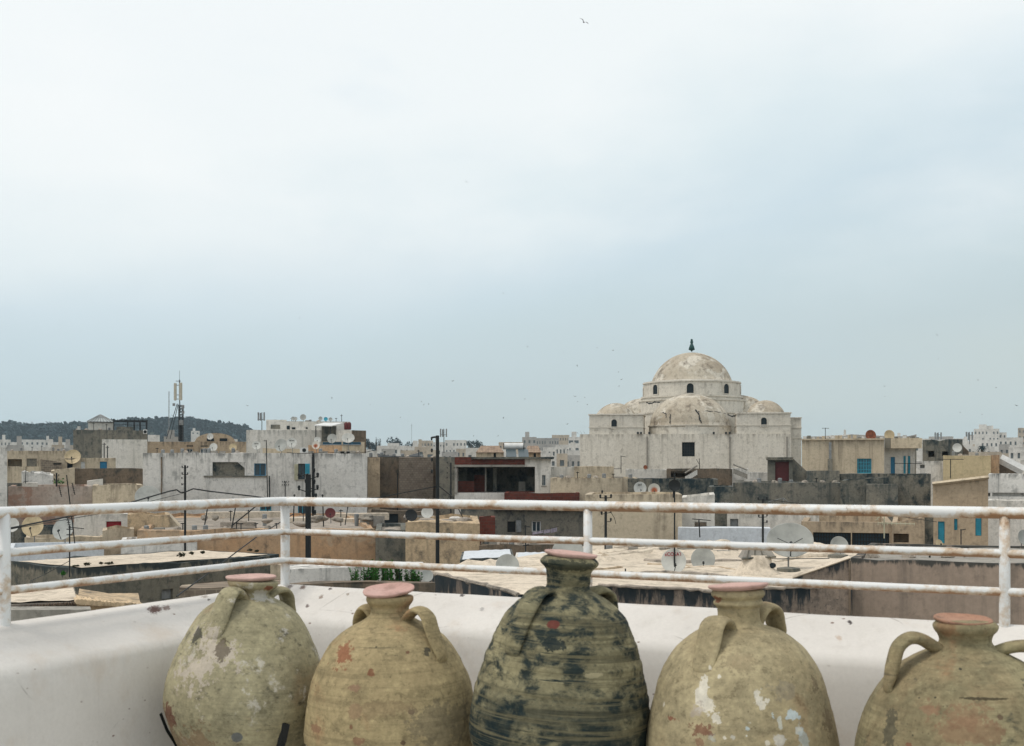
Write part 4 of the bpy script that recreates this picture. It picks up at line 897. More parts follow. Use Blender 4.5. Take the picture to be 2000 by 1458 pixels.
# ------------------------------------------------------------------ left side of the old town
B = block
B('tower_house', 'whitewashed tall house cut by the left edge of the view', 'house', -60, 14, 874, 84, dep=7, mat='white2')
B('terrace_house', 'long tan house with a tiled cornice and a wide dark opening, far left', 'house', 12, 145, 881, 150, mat='cream', wins=[('deep', 15, 913, 43, 897, 2), ('panel-grey', 52, 912, 72, 896)], roofmat='tiles')
fr, rt = B('concrete_building', 'tall dark concrete building with a peeled white lower wall', 'building', 143, 288, 840, 135, mat='grey', dep=12, par=.3)
addbox(fr, rt, 'plaster_coat', 199, 287.5, 859, 920, -.05, -.003, 'white', zb=.5)
addbox(fr, rt, 'roof_box', 228, 260, 834, 842, .8, 3.2, 'grey'); addbox(fr, rt, 'chimney', 151, 157, 833, 841, .5, 1.1, 'white2')
e_ = A if False else fr.at
pv = empty('roof_pavilion', (0, 0, 0), 'white rooftop kiosk with a glazed pyramid roof on the concrete building', 'kiosk'); pv.location = rt.location; pv.rotation_euler = rt.rotation_euler
addbox(fr, pv, 'wall', 172, 221, 826, 842, 3.5, 6.3, 'white')
a0, a1, ap_ = fr.at(170, 825.5, 3.3), fr.at(223, 825.5, 3.3), fr.at(196, 811, 5)
bm = bmesh.new(); q = [bm.verts.new(v) for v in ((a0.x, 3.2, a0.z+.1), (a1.x, 3.2, a0.z+.1), (a1.x, 6.6, a0.z+.1), (a0.x, 6.6, a0.z+.1), ap_)]
for f in ((0, 1, 4), (1, 2, 4), (2, 3, 4), (3, 0, 4), (3, 2, 1, 0)): bm.faces.new([q[i] for i in f])
pr_ = mk('pyramid_roof', bm, paint('pale_glazing', (.38, .42, .42), .3), pv)
bm = bmesh.new()
for i in range(9):
    x = a0.x+(a1.x-a0.x)*i/8; tube(bm, [(x, 3.18, a0.z+.12), (ap_.x+(x-ap_.x)*.06, ap_.y-.05, ap_.z+.02)], .045, 4)
mk('roof_bars', bm, M['metal2'], pr_)
pg = empty('steel_pergola', tuple(rt.location), 'dark green steel frame pergola on the right of the concrete roof', 'pergola'); pg.rotation_euler = rt.rotation_euler
bm = bmesh.new(); p, q = fr.at(222, 840, 1), fr.at(287, 823.5, 1)
for x in [p.x+(q.x-p.x)*t for t in (0, .42, .62, .8, 1)]:
    for y in (1, 4): bx(bm, x-.05, y-.05, p.z-.4, x+.05, y+.05, q.z)
mk('posts', bm, M['metal'], pg); bm = bmesh.new()
for y in (1, 2.5, 4): bx(bm, p.x-.1, y-.06, q.z+.002, q.x+.1, y+.06, q.z+.12)
for t in range(9): x = p.x+(q.x-p.x)*t/8; bx(bm, x-.04, .9, q.z+.123, x+.04, 4.1, q.z+.2)
mk('roof_grid', bm, M['metal'], pg); bm = bmesh.new(); zz = fr.at(250, 831, 1).z; bx(bm, p.x, .98, zz, q.x, 1.02, zz+.05); mk('handrail', bm, M['metal'], pg)
def aircon(label, fr, px0, px1, y0, y1, b=-.5):
    p, q = fr.at(px0, y1, b), fr.at(px1, y0, b); e = empty('air_conditioner', tuple(Matrix.Rotation(math.atan2(fr.u.y, fr.u.x), 3, 'Z') @ Vector((p.x, b, p.z))+Vector((fr.P.x, fr.P.y, 0))), label, 'air conditioner', rz=math.atan2(fr.u.y, fr.u.x))
    w_, h_ = q.x-p.x, q.z-p.z; bm = bmesh.new(); bx(bm, 0, 0, 0, w_, .45, h_); bmesh.ops.bevel(bm, geom=bm.edges[:], offset=.03, segments=2, affect='EDGES'); mk('casing', bm, M['whitep'], e)
    bm = bmesh.new(); lathe(bm, [(0, 0), (h_*.36, 0), (h_*.36, .02), (0, .02)], 20)
    for v_ in bm.verts: v_.co = Vector((w_*.5+v_.co.x, -.004-v_.co.z, h_*.5+v_.co.y))
    mk('fan', bm, M['black'], e); return e
aircon('white air conditioner on the corner of the dark concrete building', fr, 279.5, 287.5, 839.5, 848, -.5)
B('small_house', 'low tan house with three small openings below the concrete building', 'house', 120, 226, 895, 116, mat='cream', dep=5, wins=[('void', 131, 916, 142, 901), ('door-w', 158, 916.5, 166, 902), ('door-b', 195, 917, 209, 902)])
B('stone_hut', 'brown stone hut with a sloping edge beside the three-opening house', 'hut', 79, 121, 897, 113, mat='stone', yt1=904, dep=5, wins=[('void', 104, 908, 119, 905)])
B('garden_wall', 'tan garden wall behind the far left roofs', 'wall', 14, 80, 912, 108, mat='cream', dep=2, jit=.08)
B('ruined_wall', 'patched pale ruined wall with a broken top, left', 'wall', 42, 104, 924, 102, mat='white2', dep=2, jit=.25)
B('brown_wall', 'long brown earthen wall left of the big white building', 'wall', 142, 279, 915.5, 106, mat='brown', dep=3, jit=.06)
B('ruined_wall', 'broken tan wall stub under the small shrub at the left', 'wall', 100, 146, 918, 104, mat='cream', dep=2, jit=.2)
B('terrace_house', 'pinkish wall house with a white coping above the railing, left', 'house', 16, 180, 951, 88, mat='pink', dep=9, par=.35, roofmat='roofgrey')
B('terrace_house', 'cream stained house with a white coping right of the pinkish one', 'house', 180.5, 279, 948.5, 86, mat='cream', dep=8, par=.35, roofmat='roofgrey')
B('roof_hut', 'low dark roof hut at the left edge', 'hut', 12, 46, 944, 95, mat='grey', dep=2)
def slab(name, label, cat, pts, d, mat, th=.12, group=None):
    """a flat sheet lying at a real height: pts are (px, py) at distance d each"""
    q = [W(a, b_, dd) for a, b_, dd in pts]; c = q[0].copy(); e = empty(name, c, label, cat, group) if False else None
    bm = bmesh.new(); t = [bm.verts.new(v-c) for v in q]; l_ = [bm.verts.new(v-c-Vector((0, 0, th))) for v in q]
    bm.faces.new(t); bm.faces.new(l_[::-1])
    for i in range(len(t)): bm.faces.new((t[i], l_[i], l_[(i+1) % len(t)], t[(i+1) % len(t)]))
    bmesh.ops.recalc_face_normals(bm, faces=bm.faces)
    o_ = mk(name, bm, M[mat]); o_.location = c; return tag(o_, label, cat, group)
B('parapet_block', 'low white roof parapet left of the shrub', 'parapet', 43, 74, 943, 92, mat='white', dep=1.2, zb=EZ-1.7, par=0)
B('parapet_block', 'stepped white roof block with a rising end, left of the big white building', 'parapet', 170, 201, 940, 92, yt1=935.5, mat='white', dep=1.2, zb=EZ-1.7, par=0)
fr, rt = B('long_house', 'long tan flat house below the antenna mast', 'house', 287, 380, 863, 158, mat='tan', dep=10, wins=[('win-w', 364.5, 886, 377, 877), ('panel-grey', 364.5, 873, 377, 870)])
fr, rt = B('vaulted_house', 'tan house with a barrel vaulted roof between the mast and the white house', 'house', 379, 482, 863, 150, mat='tan', dep=10, wins=[('win-w', 391.5, 886, 406, 877), ('panel-grey', 391.5, 873, 406, 870.5)])
p, q = fr.at(380, 863, .5), fr.at(460, 863, .5); bm = bmesh.new(); rw = (q.x-p.x)/2; cx = (p.x+q.x)/2; hh = fr.at(400, 846, .5).z-p.z; pr = []
for y in (.5, 9):
    pr.append([bm.verts.new((cx-rw*math.cos(math.pi*i/16), y, p.z-.35+(hh+.35)*math.sin(math.pi*i/16)**.75)) for i in range(17)])
for i in range(16): bm.faces.new((pr[0][i], pr[0][i+1], pr[1][i+1], pr[1][i]))
bm.faces.new(pr[0]); bm.faces.new(pr[1][::-1]); vt = mk('vault', bm, M['tan'], rt, False)
for a, b_ in ((404, 418), (429, 444)):
    u_, v_ = fr.at(a, 862, .44), fr.at(b_, 856.5, .44); bm = bmesh.new(); bx(bm, u_.x, .44, u_.z, v_.x, .49, v_.z); mk('window', bm, M['void'], vt)
# big white building and the stepped white house behind it
fr_w, rt = B('white_house', 'stepped white upper house with a clutter of dishes on top', 'house', 481, 629, 840, 128, mat='white', dep=9)
addbox(fr_w, rt, 'upper_storey', 520, 684, 824, 845, 2.5, 9.5, 'white'); us = addbox(fr_w, rt, 'roof_room', 520, 560, 820.5, 832, 3.6, 7, 'white')
for a, b_, c_, e2 in ((529, 547, 830, 838), (560, 566, 832, 839), (570, 577, 835, 839), (597, 601, 835, 838)):
    addbox(fr_w, rt, 'window', a, b_, c_, e2, 2.42, 2.49, 'grey' if a == 529 else 'void')
B('annex', 'grey shaded annex wall of the stepped white house', 'house', 628, 657, 833, 126, mat='grey', dep=5)  # the grey is this annex wall's own tone
B('annex', 'small white annex right of the grey annex wall', 'house', 656, 687, 841, 125, mat='white', dep=5)
B('annex', 'brown grey block at the right end of the stepped white house', 'house', 686, 715, 841, 130, mat='brown', dep=6)
fr, rt = B('annex', 'low cream wall with blue strip windows below the annexes', 'house', 629, 712, 863, 122, mat='cream', dep=3, wins=[('win-b', 630, 868.5, 667, 863.8), ('win-b', 670, 868.5, 705, 863.8)])
fa = Frame(612, 672, 124)
e = fa.root('sheet_canopy', 'sloping pale sheet canopy over the grey annex', 'canopy'); p, q = fa.at(613, 831, 0), fa.at(671, 824, 0)
bm = bmesh.new(); q4 = [bm.verts.new(v) for v in ((p.x, -.4, p.z), (q.x-1.2, -.4, p.z-.05), (q.x, 3, q.z), (p.x+1, 3, q.z))]; bm.faces.new(q4)
q5 = [bm.verts.new(v.co-Vector((0, 0, .08))) for v in q4]; bm.faces.new(q5[::-1])
for i in range(4): bm.faces.new((q4[i], q5[i], q5[(i+1) % 4], q4[(i+1) % 4]))
mk('sheet', bm, M['whitep'], e); bm = bmesh.new()
for x in (p.x+.2, q.x-1.3): tube(bm, [(x, -.3, p.z-2.3), (x, -.3, p.z-.06)], .05, 6)
mk('posts', bm, M['metal'], e)
for i, px in enumerate((676, 682)):
    p = W(px, 832, 126); bm = bmesh.new(); lathe(bm, [(.18, -.4), (.21, -.3), (.21, .25), (.15, .32), (.08, .36)], 14); o_ = mk('water_tank', bm, M['maroon'], None, True); o_.location = p
    tag(o_, ('left' if i == 0 else 'right')+' dark red water drum on the right end of the white house roof', 'water tank')
fr, rt = B('white_building', 'big weathered white building with one open turquoise shutter', 'building', 279, 717, 885, 96, mat='white2', dep=13, par=.3, wins=[
    ('panel-dark', 415, 930, 478, 903), ('win-b', 496.5, 930, 519.5, 905.5), ('win-g', 582, 937, 596, 906), ('win-t', 508, 998, 530, 986), ('win-t', 582, 1005, 600, 986)])
p, q = fr.at(575, 938, -.08), fr.at(582.2, 907, -.08)
def shutter(x0, x1, z0, z1, y, mat):
    bm = bmesh.new(); bx(bm, x0, y, z0, x1, y+.03, z1); n_ = 12
    for i in range(n_): zc = z0+.03+(z1-z0-.06)*i/n_; bx(bm, x0+.04, y-.03, zc, x1-.04, y-.002, zc+(z1-z0)/n_*.5)
    mk('shutter', bm, M[mat], rt)
shutter(p.x, q.x, p.z, q.z, -.08, 'creamp'); p, q = fr.at(596, 926, -.08), fr.at(605, 906, -.08); shutter(p.x, q.x, p.z, q.z, -.08, 'teal')
bm = bmesh.new()
for px, y0, y1 in ((315.5, 893, 966), (612, 886, 1000), (526, 930, 990), (610, 893, 1000)):
    a, b_ = fr.at(px, y1), fr.at(px, y0); tube(bm, [(a.x, -.07, a.z), (a.x+.02, -.07, (a.z+b_.z)/2), (b_.x, -.07, b_.z)], .05 if px != 612 else .09, 6)
    mk('drainpipe', bm, M['metal'] if px != 315.5 else M['brown'], rt); bm = bmesh.new()
bm.free()
p, q = fr.at(398, 931, -.12), fr.at(521, 930, -.12); bm = bmesh.new(); bx(bm, p.x, -.12, p.z-.05, q.x, -.003, p.z+.06); mk('ledge', bm, M['grey'], rt)
p = fr.at(478, 930); pk = fr.at(490, 925); bm = bmesh.new(); t_ = [bm.verts.new((a, y, c)) for y in (-.012, -.003) for a, c in ((p.x-.55, fr.at(0, 903).z if False else fr.at(478, 903).z), (p.x+.1, fr.at(478, 903).z), (p.x+.1, fr.at(478, 917).z))]
bm.faces.new(t_[:3]); bm.faces.new(t_[3:][::-1])
for i in range(3): bm.faces.new((t_[i], t_[i+3], t_[(i+1) % 3+3], t_[(i+1) % 3]))
mk('stair_string', bm, M['white2'], rt)
fr_b = fr
aircon('boxy black-faced air conditioner on the edge of the big white roof', fr, 586, 602, 874.5, 885, .2)
B('roof_store', 'long low tan lean-to on the roof of the big white building', 'store', 513, 586, 876, 100, yt1=877, mat='cream', dep=2, zb=EZ+.9, par=0)
B('roof_wall', 'low red and cream roof wall behind the rusty dish', 'wall', 602, 668, 870, 101, mat='orange', dep=1, zb=EZ+.9, par=0)

# ------------------------------------------------------------------ middle
B('blind_building', 'brown blank-walled building right of the big white one', 'building', 717.5, 856, 893.5, 101, mat='brown', dep=10, par=.3)
fx = Frame(717.5, 856, 101)
e = None
B('render_panel', 'tan rendered strip house between the white and brown walls', 'house', 718, 742, 894.5, 99.6, mat='tan', dep=1.2)
B('blockwork_wall', 'dark blockwork wall with a regular pattern, centre left', 'wall', 779, 846, 894.2, 99.5, mat='blocks', dep=1.2, par=0)
B('small_house', 'tiny cream house on the brown building beside the cypresses', 'house', 715, 736, 881, 112, mat='white', dep=4)
fw = Frame(150, 276, 33.4); e = fw.root('tile_slope', 'slope of old clay roof tiles running down beside the zigzag eave, bottom left', 'tiles'); bm = bmesh.new()
for i in range(19):
    a, b_ = fw.at(140+i*7, 1166+i*.55, 2.6), fw.at(152+i*7, 1176+i*.5, -.1); tube(bm, [a, a.lerp(b_, .5)+Vector((0, 0, rr.uniform(-.02, .02))), b_], .075*rr.uniform(.8, 1.15), 7)
mk('tiles', bm, M['rough'], e)
slab('tarp', 'sagging dark blue tarpaulin stretched over the brown roof', 'tarpaulin', [(737, 886, 104), (760, 890, 103), (790, 892, 103), (820, 884, 106), (820, 892, 102), (738, 893, 102)], 0, 'black', .05)
B('pilaster_wall', 'pale grey cement wall left of the unfinished brick house', 'wall', 857, 893, 893, 96, mat='grey', dep=6)
fr, rt = B('brick_house', 'unfinished brick house with a deep dark loggia', 'house', 888, 1076, 895.5, 92, mat='white', dep=11, par=.2, parh=.15, wins=[('deep', 893, 963, 1045, 912, 5.5), ('win-w', 1058.5, 949, 1066, 928)])
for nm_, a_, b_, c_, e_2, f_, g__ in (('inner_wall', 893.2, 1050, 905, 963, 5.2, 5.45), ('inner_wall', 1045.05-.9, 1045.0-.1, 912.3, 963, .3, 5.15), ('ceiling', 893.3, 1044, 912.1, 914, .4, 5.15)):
    addbox(fr, rt, nm_, a_, b_, c_, e_2, f_, g__, 'dark')  # dark lining added so the loggia looks deep in shade
addbox(fr, rt, 'brick_band', 888, 921, 893, 908, -.16, -.003, 'brick'); addbox(fr, rt, 'brick_band', 921.3, 1025, 897.5, 908, -.14, -.003, 'brick')
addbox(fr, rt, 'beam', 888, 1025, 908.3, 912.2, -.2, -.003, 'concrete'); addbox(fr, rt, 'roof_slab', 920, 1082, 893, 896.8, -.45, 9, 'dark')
addbox(fr, rt, 'pillar', 888, 893, 912.5, 965, -.1, .4, 'concrete'); addbox(fr, rt, 'partition', 893.3, 926, 940, 963.5, 1.5, 1.8, 'brick'); addbox(fr, rt, 'partition', 926.2, 947, 928, 963.5, 2.6, 2.9, 'brick')
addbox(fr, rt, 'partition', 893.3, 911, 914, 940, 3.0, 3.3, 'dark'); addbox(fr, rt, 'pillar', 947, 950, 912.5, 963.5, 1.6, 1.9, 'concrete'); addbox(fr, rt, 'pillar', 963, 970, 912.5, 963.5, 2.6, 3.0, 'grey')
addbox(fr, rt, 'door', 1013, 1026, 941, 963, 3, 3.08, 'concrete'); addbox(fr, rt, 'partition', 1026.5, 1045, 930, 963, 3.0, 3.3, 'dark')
fr, rt = B('brick_terrace', 'low terrace with a raw red brick balustrade below the loggia', 'terrace', 985, 1132, 963.5, 86, yt1=963, mat='brick', dep=7, par=.22, parh=.4, roofmat='roofgrey')
B('plain_house', 'blank tan house below the mosque with a green mossy top edge', 'house', 1075, 1245, 934, 88, mat='cream', dep=8)
B('plain_house', 'two-tone low house before the mosque, white left part', 'house', 1074, 1122, 912.5, 100, mat='white', dep=6); B('plain_house', 'tan stained low house in front of the mosque wall, left', 'house', 1121.5, 1199, 911.5, 99, mat='cream', dep=6)
for lb, x0, x1, yt, zz in (('left tiled roof house with a row of clay ridges beyond the brick house', 930, 984, 871, 128), ('right tiled roof gable house behind the solar heater', 1026, 1056, 871, 126)):
    f2, r2 = B('tiled_house', lb, 'house', x0, x1, yt+13, zz, mat='orange' if x0 > 1000 else 'cream', dep=5, par=0, wins=[('void', x0+(16 if x0 > 1000 else 34), yt+22, x0+(21 if x0 > 1000 else 39), yt+14.5)])
    p, q = f2.at(x0-1, yt+13, -.3), f2.at(x1+1, yt+13, -.3); zr_ = f2.at(x0, yt, 2.5).z; bm = bmesh.new(); i_ = (q.x-p.x)*.18
    v6 = [bm.verts.new(v) for v in ((p.x, -.3, p.z), (q.x, -.3, p.z), (q.x-i_, 2.5, zr_), (p.x+i_, 2.5, zr_), (p.x, 5.2, p.z), (q.x, 5.2, p.z))]
    for f in ((0, 1, 2, 3), (3, 2, 5, 4), (0, 3, 4), (1, 5, 2), (0, 4, 5, 1)): bm.faces.new([v6[i] for i in f])
    mk('roof', bm, M['tiles'], r2)
fr, rt = B('grey_house', 'shaded grey terrace house with a white framed window, below the brick terrace', 'house', 965, 1143, 996, 78, mat='grey', dep=6, par=.2, wins=[('door-k', 991, 1040, 1006.5, 1019), ('win-w', 1038.5, 1040, 1056.5, 1018)])  # grey cement is the house's own colour
addbox(fr, rt, 'louvre', 1008, 1018, 1017, 1040, -.12, -.02, 'metal2'); addbox(fr, rt, 'roof_slab', 962, 1146, 990, 996.5, -.5, 6, 'concrete')
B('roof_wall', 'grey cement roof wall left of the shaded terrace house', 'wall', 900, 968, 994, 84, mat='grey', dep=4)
B('brick_pier', 'red brick pier wall between the sandy wall and the grey house', 'wall', 936, 967, 1011, 74, mat='brick', dep=2, jit=.08)
B('brick_pier', 'dark brick low wall below the washing line', 'wall', 937, 1085, 1054, 70, mat='brick', dep=4, jit=.06, roofmat='roofgrey')
B('junk_roof', 'low brown shed roof strewn with boards, centre', 'shed', 936, 1096, 1066, 63, yt1=1062, mat='brown', dep=5, par=.2, parh=.1, roofmat='roofgrey', jit=.1)
B('white_slab_roof', 'white flat slab roof with a dark edge left of the grey dish', 'shed', 898, 1004, 1094, 52, yt1=1088, mat='dark', dep=5, par=.1, parh=.04, roofmat='bluewhite', jit=.0)
B('white_slab_roof', 'white roof strip behind the tallest jar', 'shed', 1004, 1100, 1096, 50, mat='white', dep=5, par=.1, parh=.04, roofmat='bluewhite', jit=0)
# long ochre roof house and sandy house
fr, rt = B('ochre_house', 'long ochre walled house with a cluttered grey roof, behind the left railing', 'house', 268, 733, 1037, 68, mat='orange', dep=24, par=.3, parh=.25, roofmat='roofgrey', jit=.08)
for a, b_, c_, e2, f_ in ((640, 760, 1003, 1014, 18), (400, 560, 1000, 1010, 21), (560, 610, 1012, 1018, 12), (660, 700, 1014, 1021, 12), (430, 500, 1020, 1027, 5)):
    p = fr.at((a+b_)/2, 1000, f_)
    sl = addbox(fr, rt, 'roof_ridge', a, b_, c_, e2+3, f_, f_+1.2, 'roof' if a != 430 else 'roofgrey')
B('grey_patch_house', 'grey cement end of the long ochre house', 'house', 733.5, 795, 1036, 66, mat='grey', dep=8, par=.3, parh=.25, roofmat='roofgrey', jit=.06)
B('sandy_house', 'rough sandy walled house right of the grey cement end', 'house', 792, 937, 1024, 63, yt1=1018, mat='rough', dep=9, par=.3, parh=.25, roofmat='roofgrey', jit=.14)
B('roof_hut', 'dark low store with a white side under the brown building', 'store', 717, 860, 1000, 92, mat='brown', dep=4, jit=.1, wins=[('void', 741, 1022, 778, 1004)])
B('low_wall', 'low peeling white wall behind the second jar', 'wall', 560, 832, 1112, 43, yt1=1106, mat='white2', dep=2.2, par=0, jit=.10)
B('yard_ledge', 'brown earthen ledge in front of the green plants', 'ledge', 560, 850, 1141, 36, yt1=1139, mat='brown', dep=.6, par=0, jit=.06)
# lower left
fr, rt = B('stone_hall', 'long dark mossy building with a sandy roof, lower left', 'building', 152, 545, 1112, 49, 56.5, dep=6, mat='hall', par=.35, parh=.03, roofmat='roof', jit=.07, wins=[('win-t', 229, 1174, 249, 1158), ('panel-metal2', 316, 1172, 338, 1150)])
p, q = fr.at(160, 1108, -.06), fr.at(540, 1082, -.06)
B('blue_white_house', 'plain bluish white house at the left behind the railing', 'house', 14, 203, 1074, 66, mat='bluewhite', dep=6, jit=.0)
B('small_house', 'small white house with a red cloth in its window', 'house', 145, 250, 1005, 80, mat='white', dep=6, wins=[('panel-red', 207.5, 1034, 237, 1018.5)])
B('lean_to', 'tan shed with a mossy sloping top next to the red cloth window', 'shed', 249, 332, 1004, 74, yt1=1008, mat='rough', dep=5, jit=.1)
B('lean_to', 'low tan shed wedge right of the mossy shed', 'shed', 331, 356, 1008, 75, yt1=1034, mat='cream', dep=5, par=0)
B('garden_wall', 'tan yard wall below the red cloth window', 'wall', 200, 262, 1035, 72, mat='cream', dep=3, jit=.1)
B('garden_wall', 'whitish yard wall below the leaning shed', 'wall', 236, 385, 1056, 66, mat='white2', dep=3, jit=.05)
B('roof_wall', 'dark stained wall behind the three old dishes, left edge', 'wall', 12, 120, 1030, 82, mat='dark', dep=3)
B('roof_wall', 'cream wall under the yellowed dish', 'wall', 48, 206, 1052, 76, mat='cream', dep=4, jit=.1, roofmat='roofgrey')
B('sloping_roof_house', 'low sandy roofed house with a tile eave, bottom left', 'house', -40, 155, 1183, 33, yt1=1176, mat='roofgrey', dep=4.6, par=.05, parh=.0, roofmat='roof', jit=.0)
fe = Frame(-40, 155, 33)
e = fe.root('tile_eave', 'row of dark zigzag clay tiles along the bottom left eave', 'eave'); bm = bmesh.new(); n_ = 34
for i in range(n_):
    x = fe.w*i/n_; z_ = fe.at(60, 1189, 0).z+.10*i/n_; c = [bm.verts.new((x+fe.w/n_*t, y, z_+.07*(1-abs(2*t-1))+(.0 if y < 0 else .05))) for y in (-.28, -.01) for t in (0, .5, 1)]
    bm.faces.new((c[0], c[1], c[4], c[3])); bm.faces.new((c[1], c[2], c[5], c[4]))
bmesh.ops.solidify(bm, geom=bm.faces[:], thickness=.02); mk('tiles', bm, M['tiles'], e)
B('low_wall', 'pale smooth wall strip under the tile eave', 'wall', -40, 178, 1193, 31, yt1=1190, mat='concrete', dep=.7, par=0, jit=.02)
B('tiled_wedge', 'rubble wedge with broken clay tiles beside the eave, bottom left', 'wall', 150, 275, 1174, 33.5, yt1=1182, mat='rough', dep=3, par=0, jit=.05)
B('low_wall', 'sandy low wall edge between the blue white house and the dark hall', 'wall', 88, 155, 1104, 53, yt1=1113, mat='rough', dep=3, par=0, jit=.08)
B('low_wall', 'crumbling stone edge behind the leftmost jar', 'wall', 350, 560, 1148, 42, yt1=1143, mat='stone', dep=2, par=0, jit=.08)
B('low_wall', 'tan rubble wall at the far end of the dark hall', 'wall', 528, 562, 1104, 50, mat='cream', dep=2, par=0, jit=.08)

# ------------------------------------------------------------------ right side
fr, rt = B('beige_wall_house', 'tall smooth beige wall house right of the middle railing post', 'house', 1143, 1332, 966, 62, mat='cream', dep=6, par=.3, jit=.02)
B('white_yard_house', 'white courtyard house with a slanting top, right of the beige wall', 'house', 1331, 1396, 973, 64, yt1=966, mat='white', dep=5, wins=[('deep', 1357, 1031, 1380, 1020, .7)])
B('white_yard_wall', 'long low white courtyard wall behind the lettered dish', 'wall', 1324, 1505, 1031, 60, mat='bluewhite', dep=1.5, par=0)
B('dark_house', 'dark blue grey cement house behind the white yard', 'house', 1385, 1432, 951, 72, mat='dark', dep=6)
B('white_yard_house', 'white yard house between the poles below the grey wall', 'house', 1420, 1600, 1004, 68, mat='white', dep=5, wins=[('panel-metal2', 1426, 1032, 1442, 1014)])
B('dark_house', 'dark walled house with three dishes in front, before the mosque', 'house', 1226, 1402, 936, 82, mat='dark', dep=6)
B('plain_house', 'white low house right of the tan one before the mosque', 'house', 1222, 1302, 917, 102, mat='white', dep=5)
fr, rt = B('plain_house', 'brown stained low house under the mosque window', 'house', 1302, 1430, 916, 100, mat='brown', dep=5, wins=[('deep', 1310, 933, 1352, 921, 1.5)])
bm = bmesh.new(); p, q, r_ = fr.at(1337, 934), fr.at(1372, 934), fr.at(1356, 918)
def stair(name, label, f, x0, y0, x1, y1, mat, b=-1.5, th=.35):
    e = f.root(name, label, 'stair'); p, q = f.at(x0, y0, b), f.at(x1, y1, b); n_ = 8; bm = bmesh.new()
    for i in range(n_):
        a = p.lerp(q, i/n_); c = p.lerp(q, (i+1)/n_); bx(bm, min(a.x, c.x), b, min(a.z, c.z)-th, max(a.x, c.x)-.002, b+1, max(a.z, c.z)-.002*i)
    mk('steps', bm, M[mat], e); bm = bmesh.new(); tube(bm, [p+Vector((0, -.06, .35)), q+Vector((0, -.06, .35))], .07, 5); mk('handrail', bm, M['concrete'], e); return e
stair('stair', 'pale outside stair rising under the mosque window', fr, 1338, 933, 1362, 918, 'white')
stair('stair', 'outside stair coming down at the right of the mosque wall', Frame(1420, 1500, 98), 1432, 916, 1460, 927, 'concrete', 0)
B('parapet_block', 'clean white roof block left of the maroon door', 'parapet', 1461, 1500, 923, 96, mat='white', dep=3)
B('plain_house', 'cream house slab at the foot of the mosque wall, right', 'house', 1428, 1462, 915, 103, mat='white', dep=4)
fr, rt = B('stair_house', 'grey roof stairhead with a maroon door', 'house', 1499, 1548, 898, 93, mat='grey', dep=4, par=0, wins=[('door-m', 1514, 941, 1541, 902)])
addbox(fr, rt, 'roof_slab', 1496.5, 1549.5, 893.5, 899, -.6, 4.2, 'dark')
f2 = Frame(1548, 1575, 93.5); e = f2.root('ramp_wall', 'sloping grey wall running down from the stairhead', 'wall'); bm = bmesh.new()
a, b_, c_ = f2.at(1548, 895), f2.at(1576, 921), f2.at(1548, 945); vv = [bm.verts.new((x, y, z)) for y in (0, .4) for x, z in ((a.x, a.z), (b_.x, b_.z), (b_.x, 0), (c_.x, 0))]
bm.faces.new(vv[:4]); bm.faces.new(vv[4:][::-1])
for i in range(4): bm.faces.new((vv[i], vv[i+4], vv[(i+1) % 4+4], vv[(i+1) % 4]))
mk('wall', bm, M['grey'], e)
B('grey_wall_house', 'long mottled grey cement house left part, behind the top rail', 'house', 1432, 1642, 943, 84, mat='grey', dep=9, par=.3)
B('grey_wall_house', 'grey roof wall in front of the blue window house', 'house', 1575, 1640, 920, 92, mat='grey', dep=6, par=0)
B('grey_wall_house', 'low grey roof wall running right under the blue doors', 'house', 1638, 1818, 926, 94, mat='dark', dep=4, par=0)
B('grey_wall_house', 'big grey cement house with a rising roof line, right of centre', 'house', 1641.5, 1817, 940, 80, yt1=926, mat='dark', dep=8, par=.3)
B('pale_panel', 'pale rendered panel on the big grey cement house', 'wall', 1692, 1754, 946, 79.2, mat='grey', dep=.7, par=0)
fr, rt = B('beige_house', 'beige house with a barred blue window', 'house', 1566, 1727, 860, 112, mat='cream', dep=8, wins=[('grille-t', 1674, 925, 1702, 896)])
addbox(fr, rt, 'cornice', 1565, 1728, 856.5, 860.3, -.2, .5, 'cream'); pp_ = addbox(fr, rt, 'drainpipe', 1619, 1624, 864, 897, -.3, -.003, 'metal2'); addbox(fr, rt, 'drainpipe', 1616.5, 1626, 897.2, 926, -.4, -.003, 'grey')
fr, rt = B('white_balcony_house', 'white house with narrow blue doors beside the beige one', 'house', 1727.5, 1790, 874, 113, mat='white', dep=6, par=.2, wins=[('door-b', 1739.5, 930, 1748, 893), ('shut-t', 1764.5, 926, 1769, 891), ('shut-t', 1773, 926, 1778, 891)])
addbox(fr, rt, 'balcony', 1740, 1801, 856, 876, -1.1, .4, 'cream'); addbox(fr, rt, 'roof_wall', 1728, 1741, 856, 876, -1.0, .4, 'grey'); addbox(fr, rt, 'drainpipe', 1723, 1727, 864, 925, -.3, -.02, 'whitep')
addbox(fr, rt, 'pillar', 1787, 1790, 876.5, 926, -1, -.8, 'grey')
B('dark_roof_house', 'dark shabby cement house with two black openings', 'house', 1802, 1880, 860, 122, mat='dark', dep=7, wins=[('deep', 1813, 893, 1825, 881, 1.5), ('deep', 1840, 891, 1852, 882, 1.5)], jit=.1)
B('broken_house', 'half ruined brown wall right of the dark shabby house', 'wall', 1878, 1892, 866, 124, yt1=884, mat='brown', dep=3, jit=.2)
B('white_hut', 'small white roof hut between the blue doors and the yellow wall', 'hut', 1789, 1842, 902, 108, mat='white2', dep=4, jit=.15, wins=[('deep', 1797, 915, 1806, 908, .6)])
B('yellow_house', 'plain yellow house at the right', 'house', 1842, 1935, 890.5, 104, mat='yellow', dep=7)
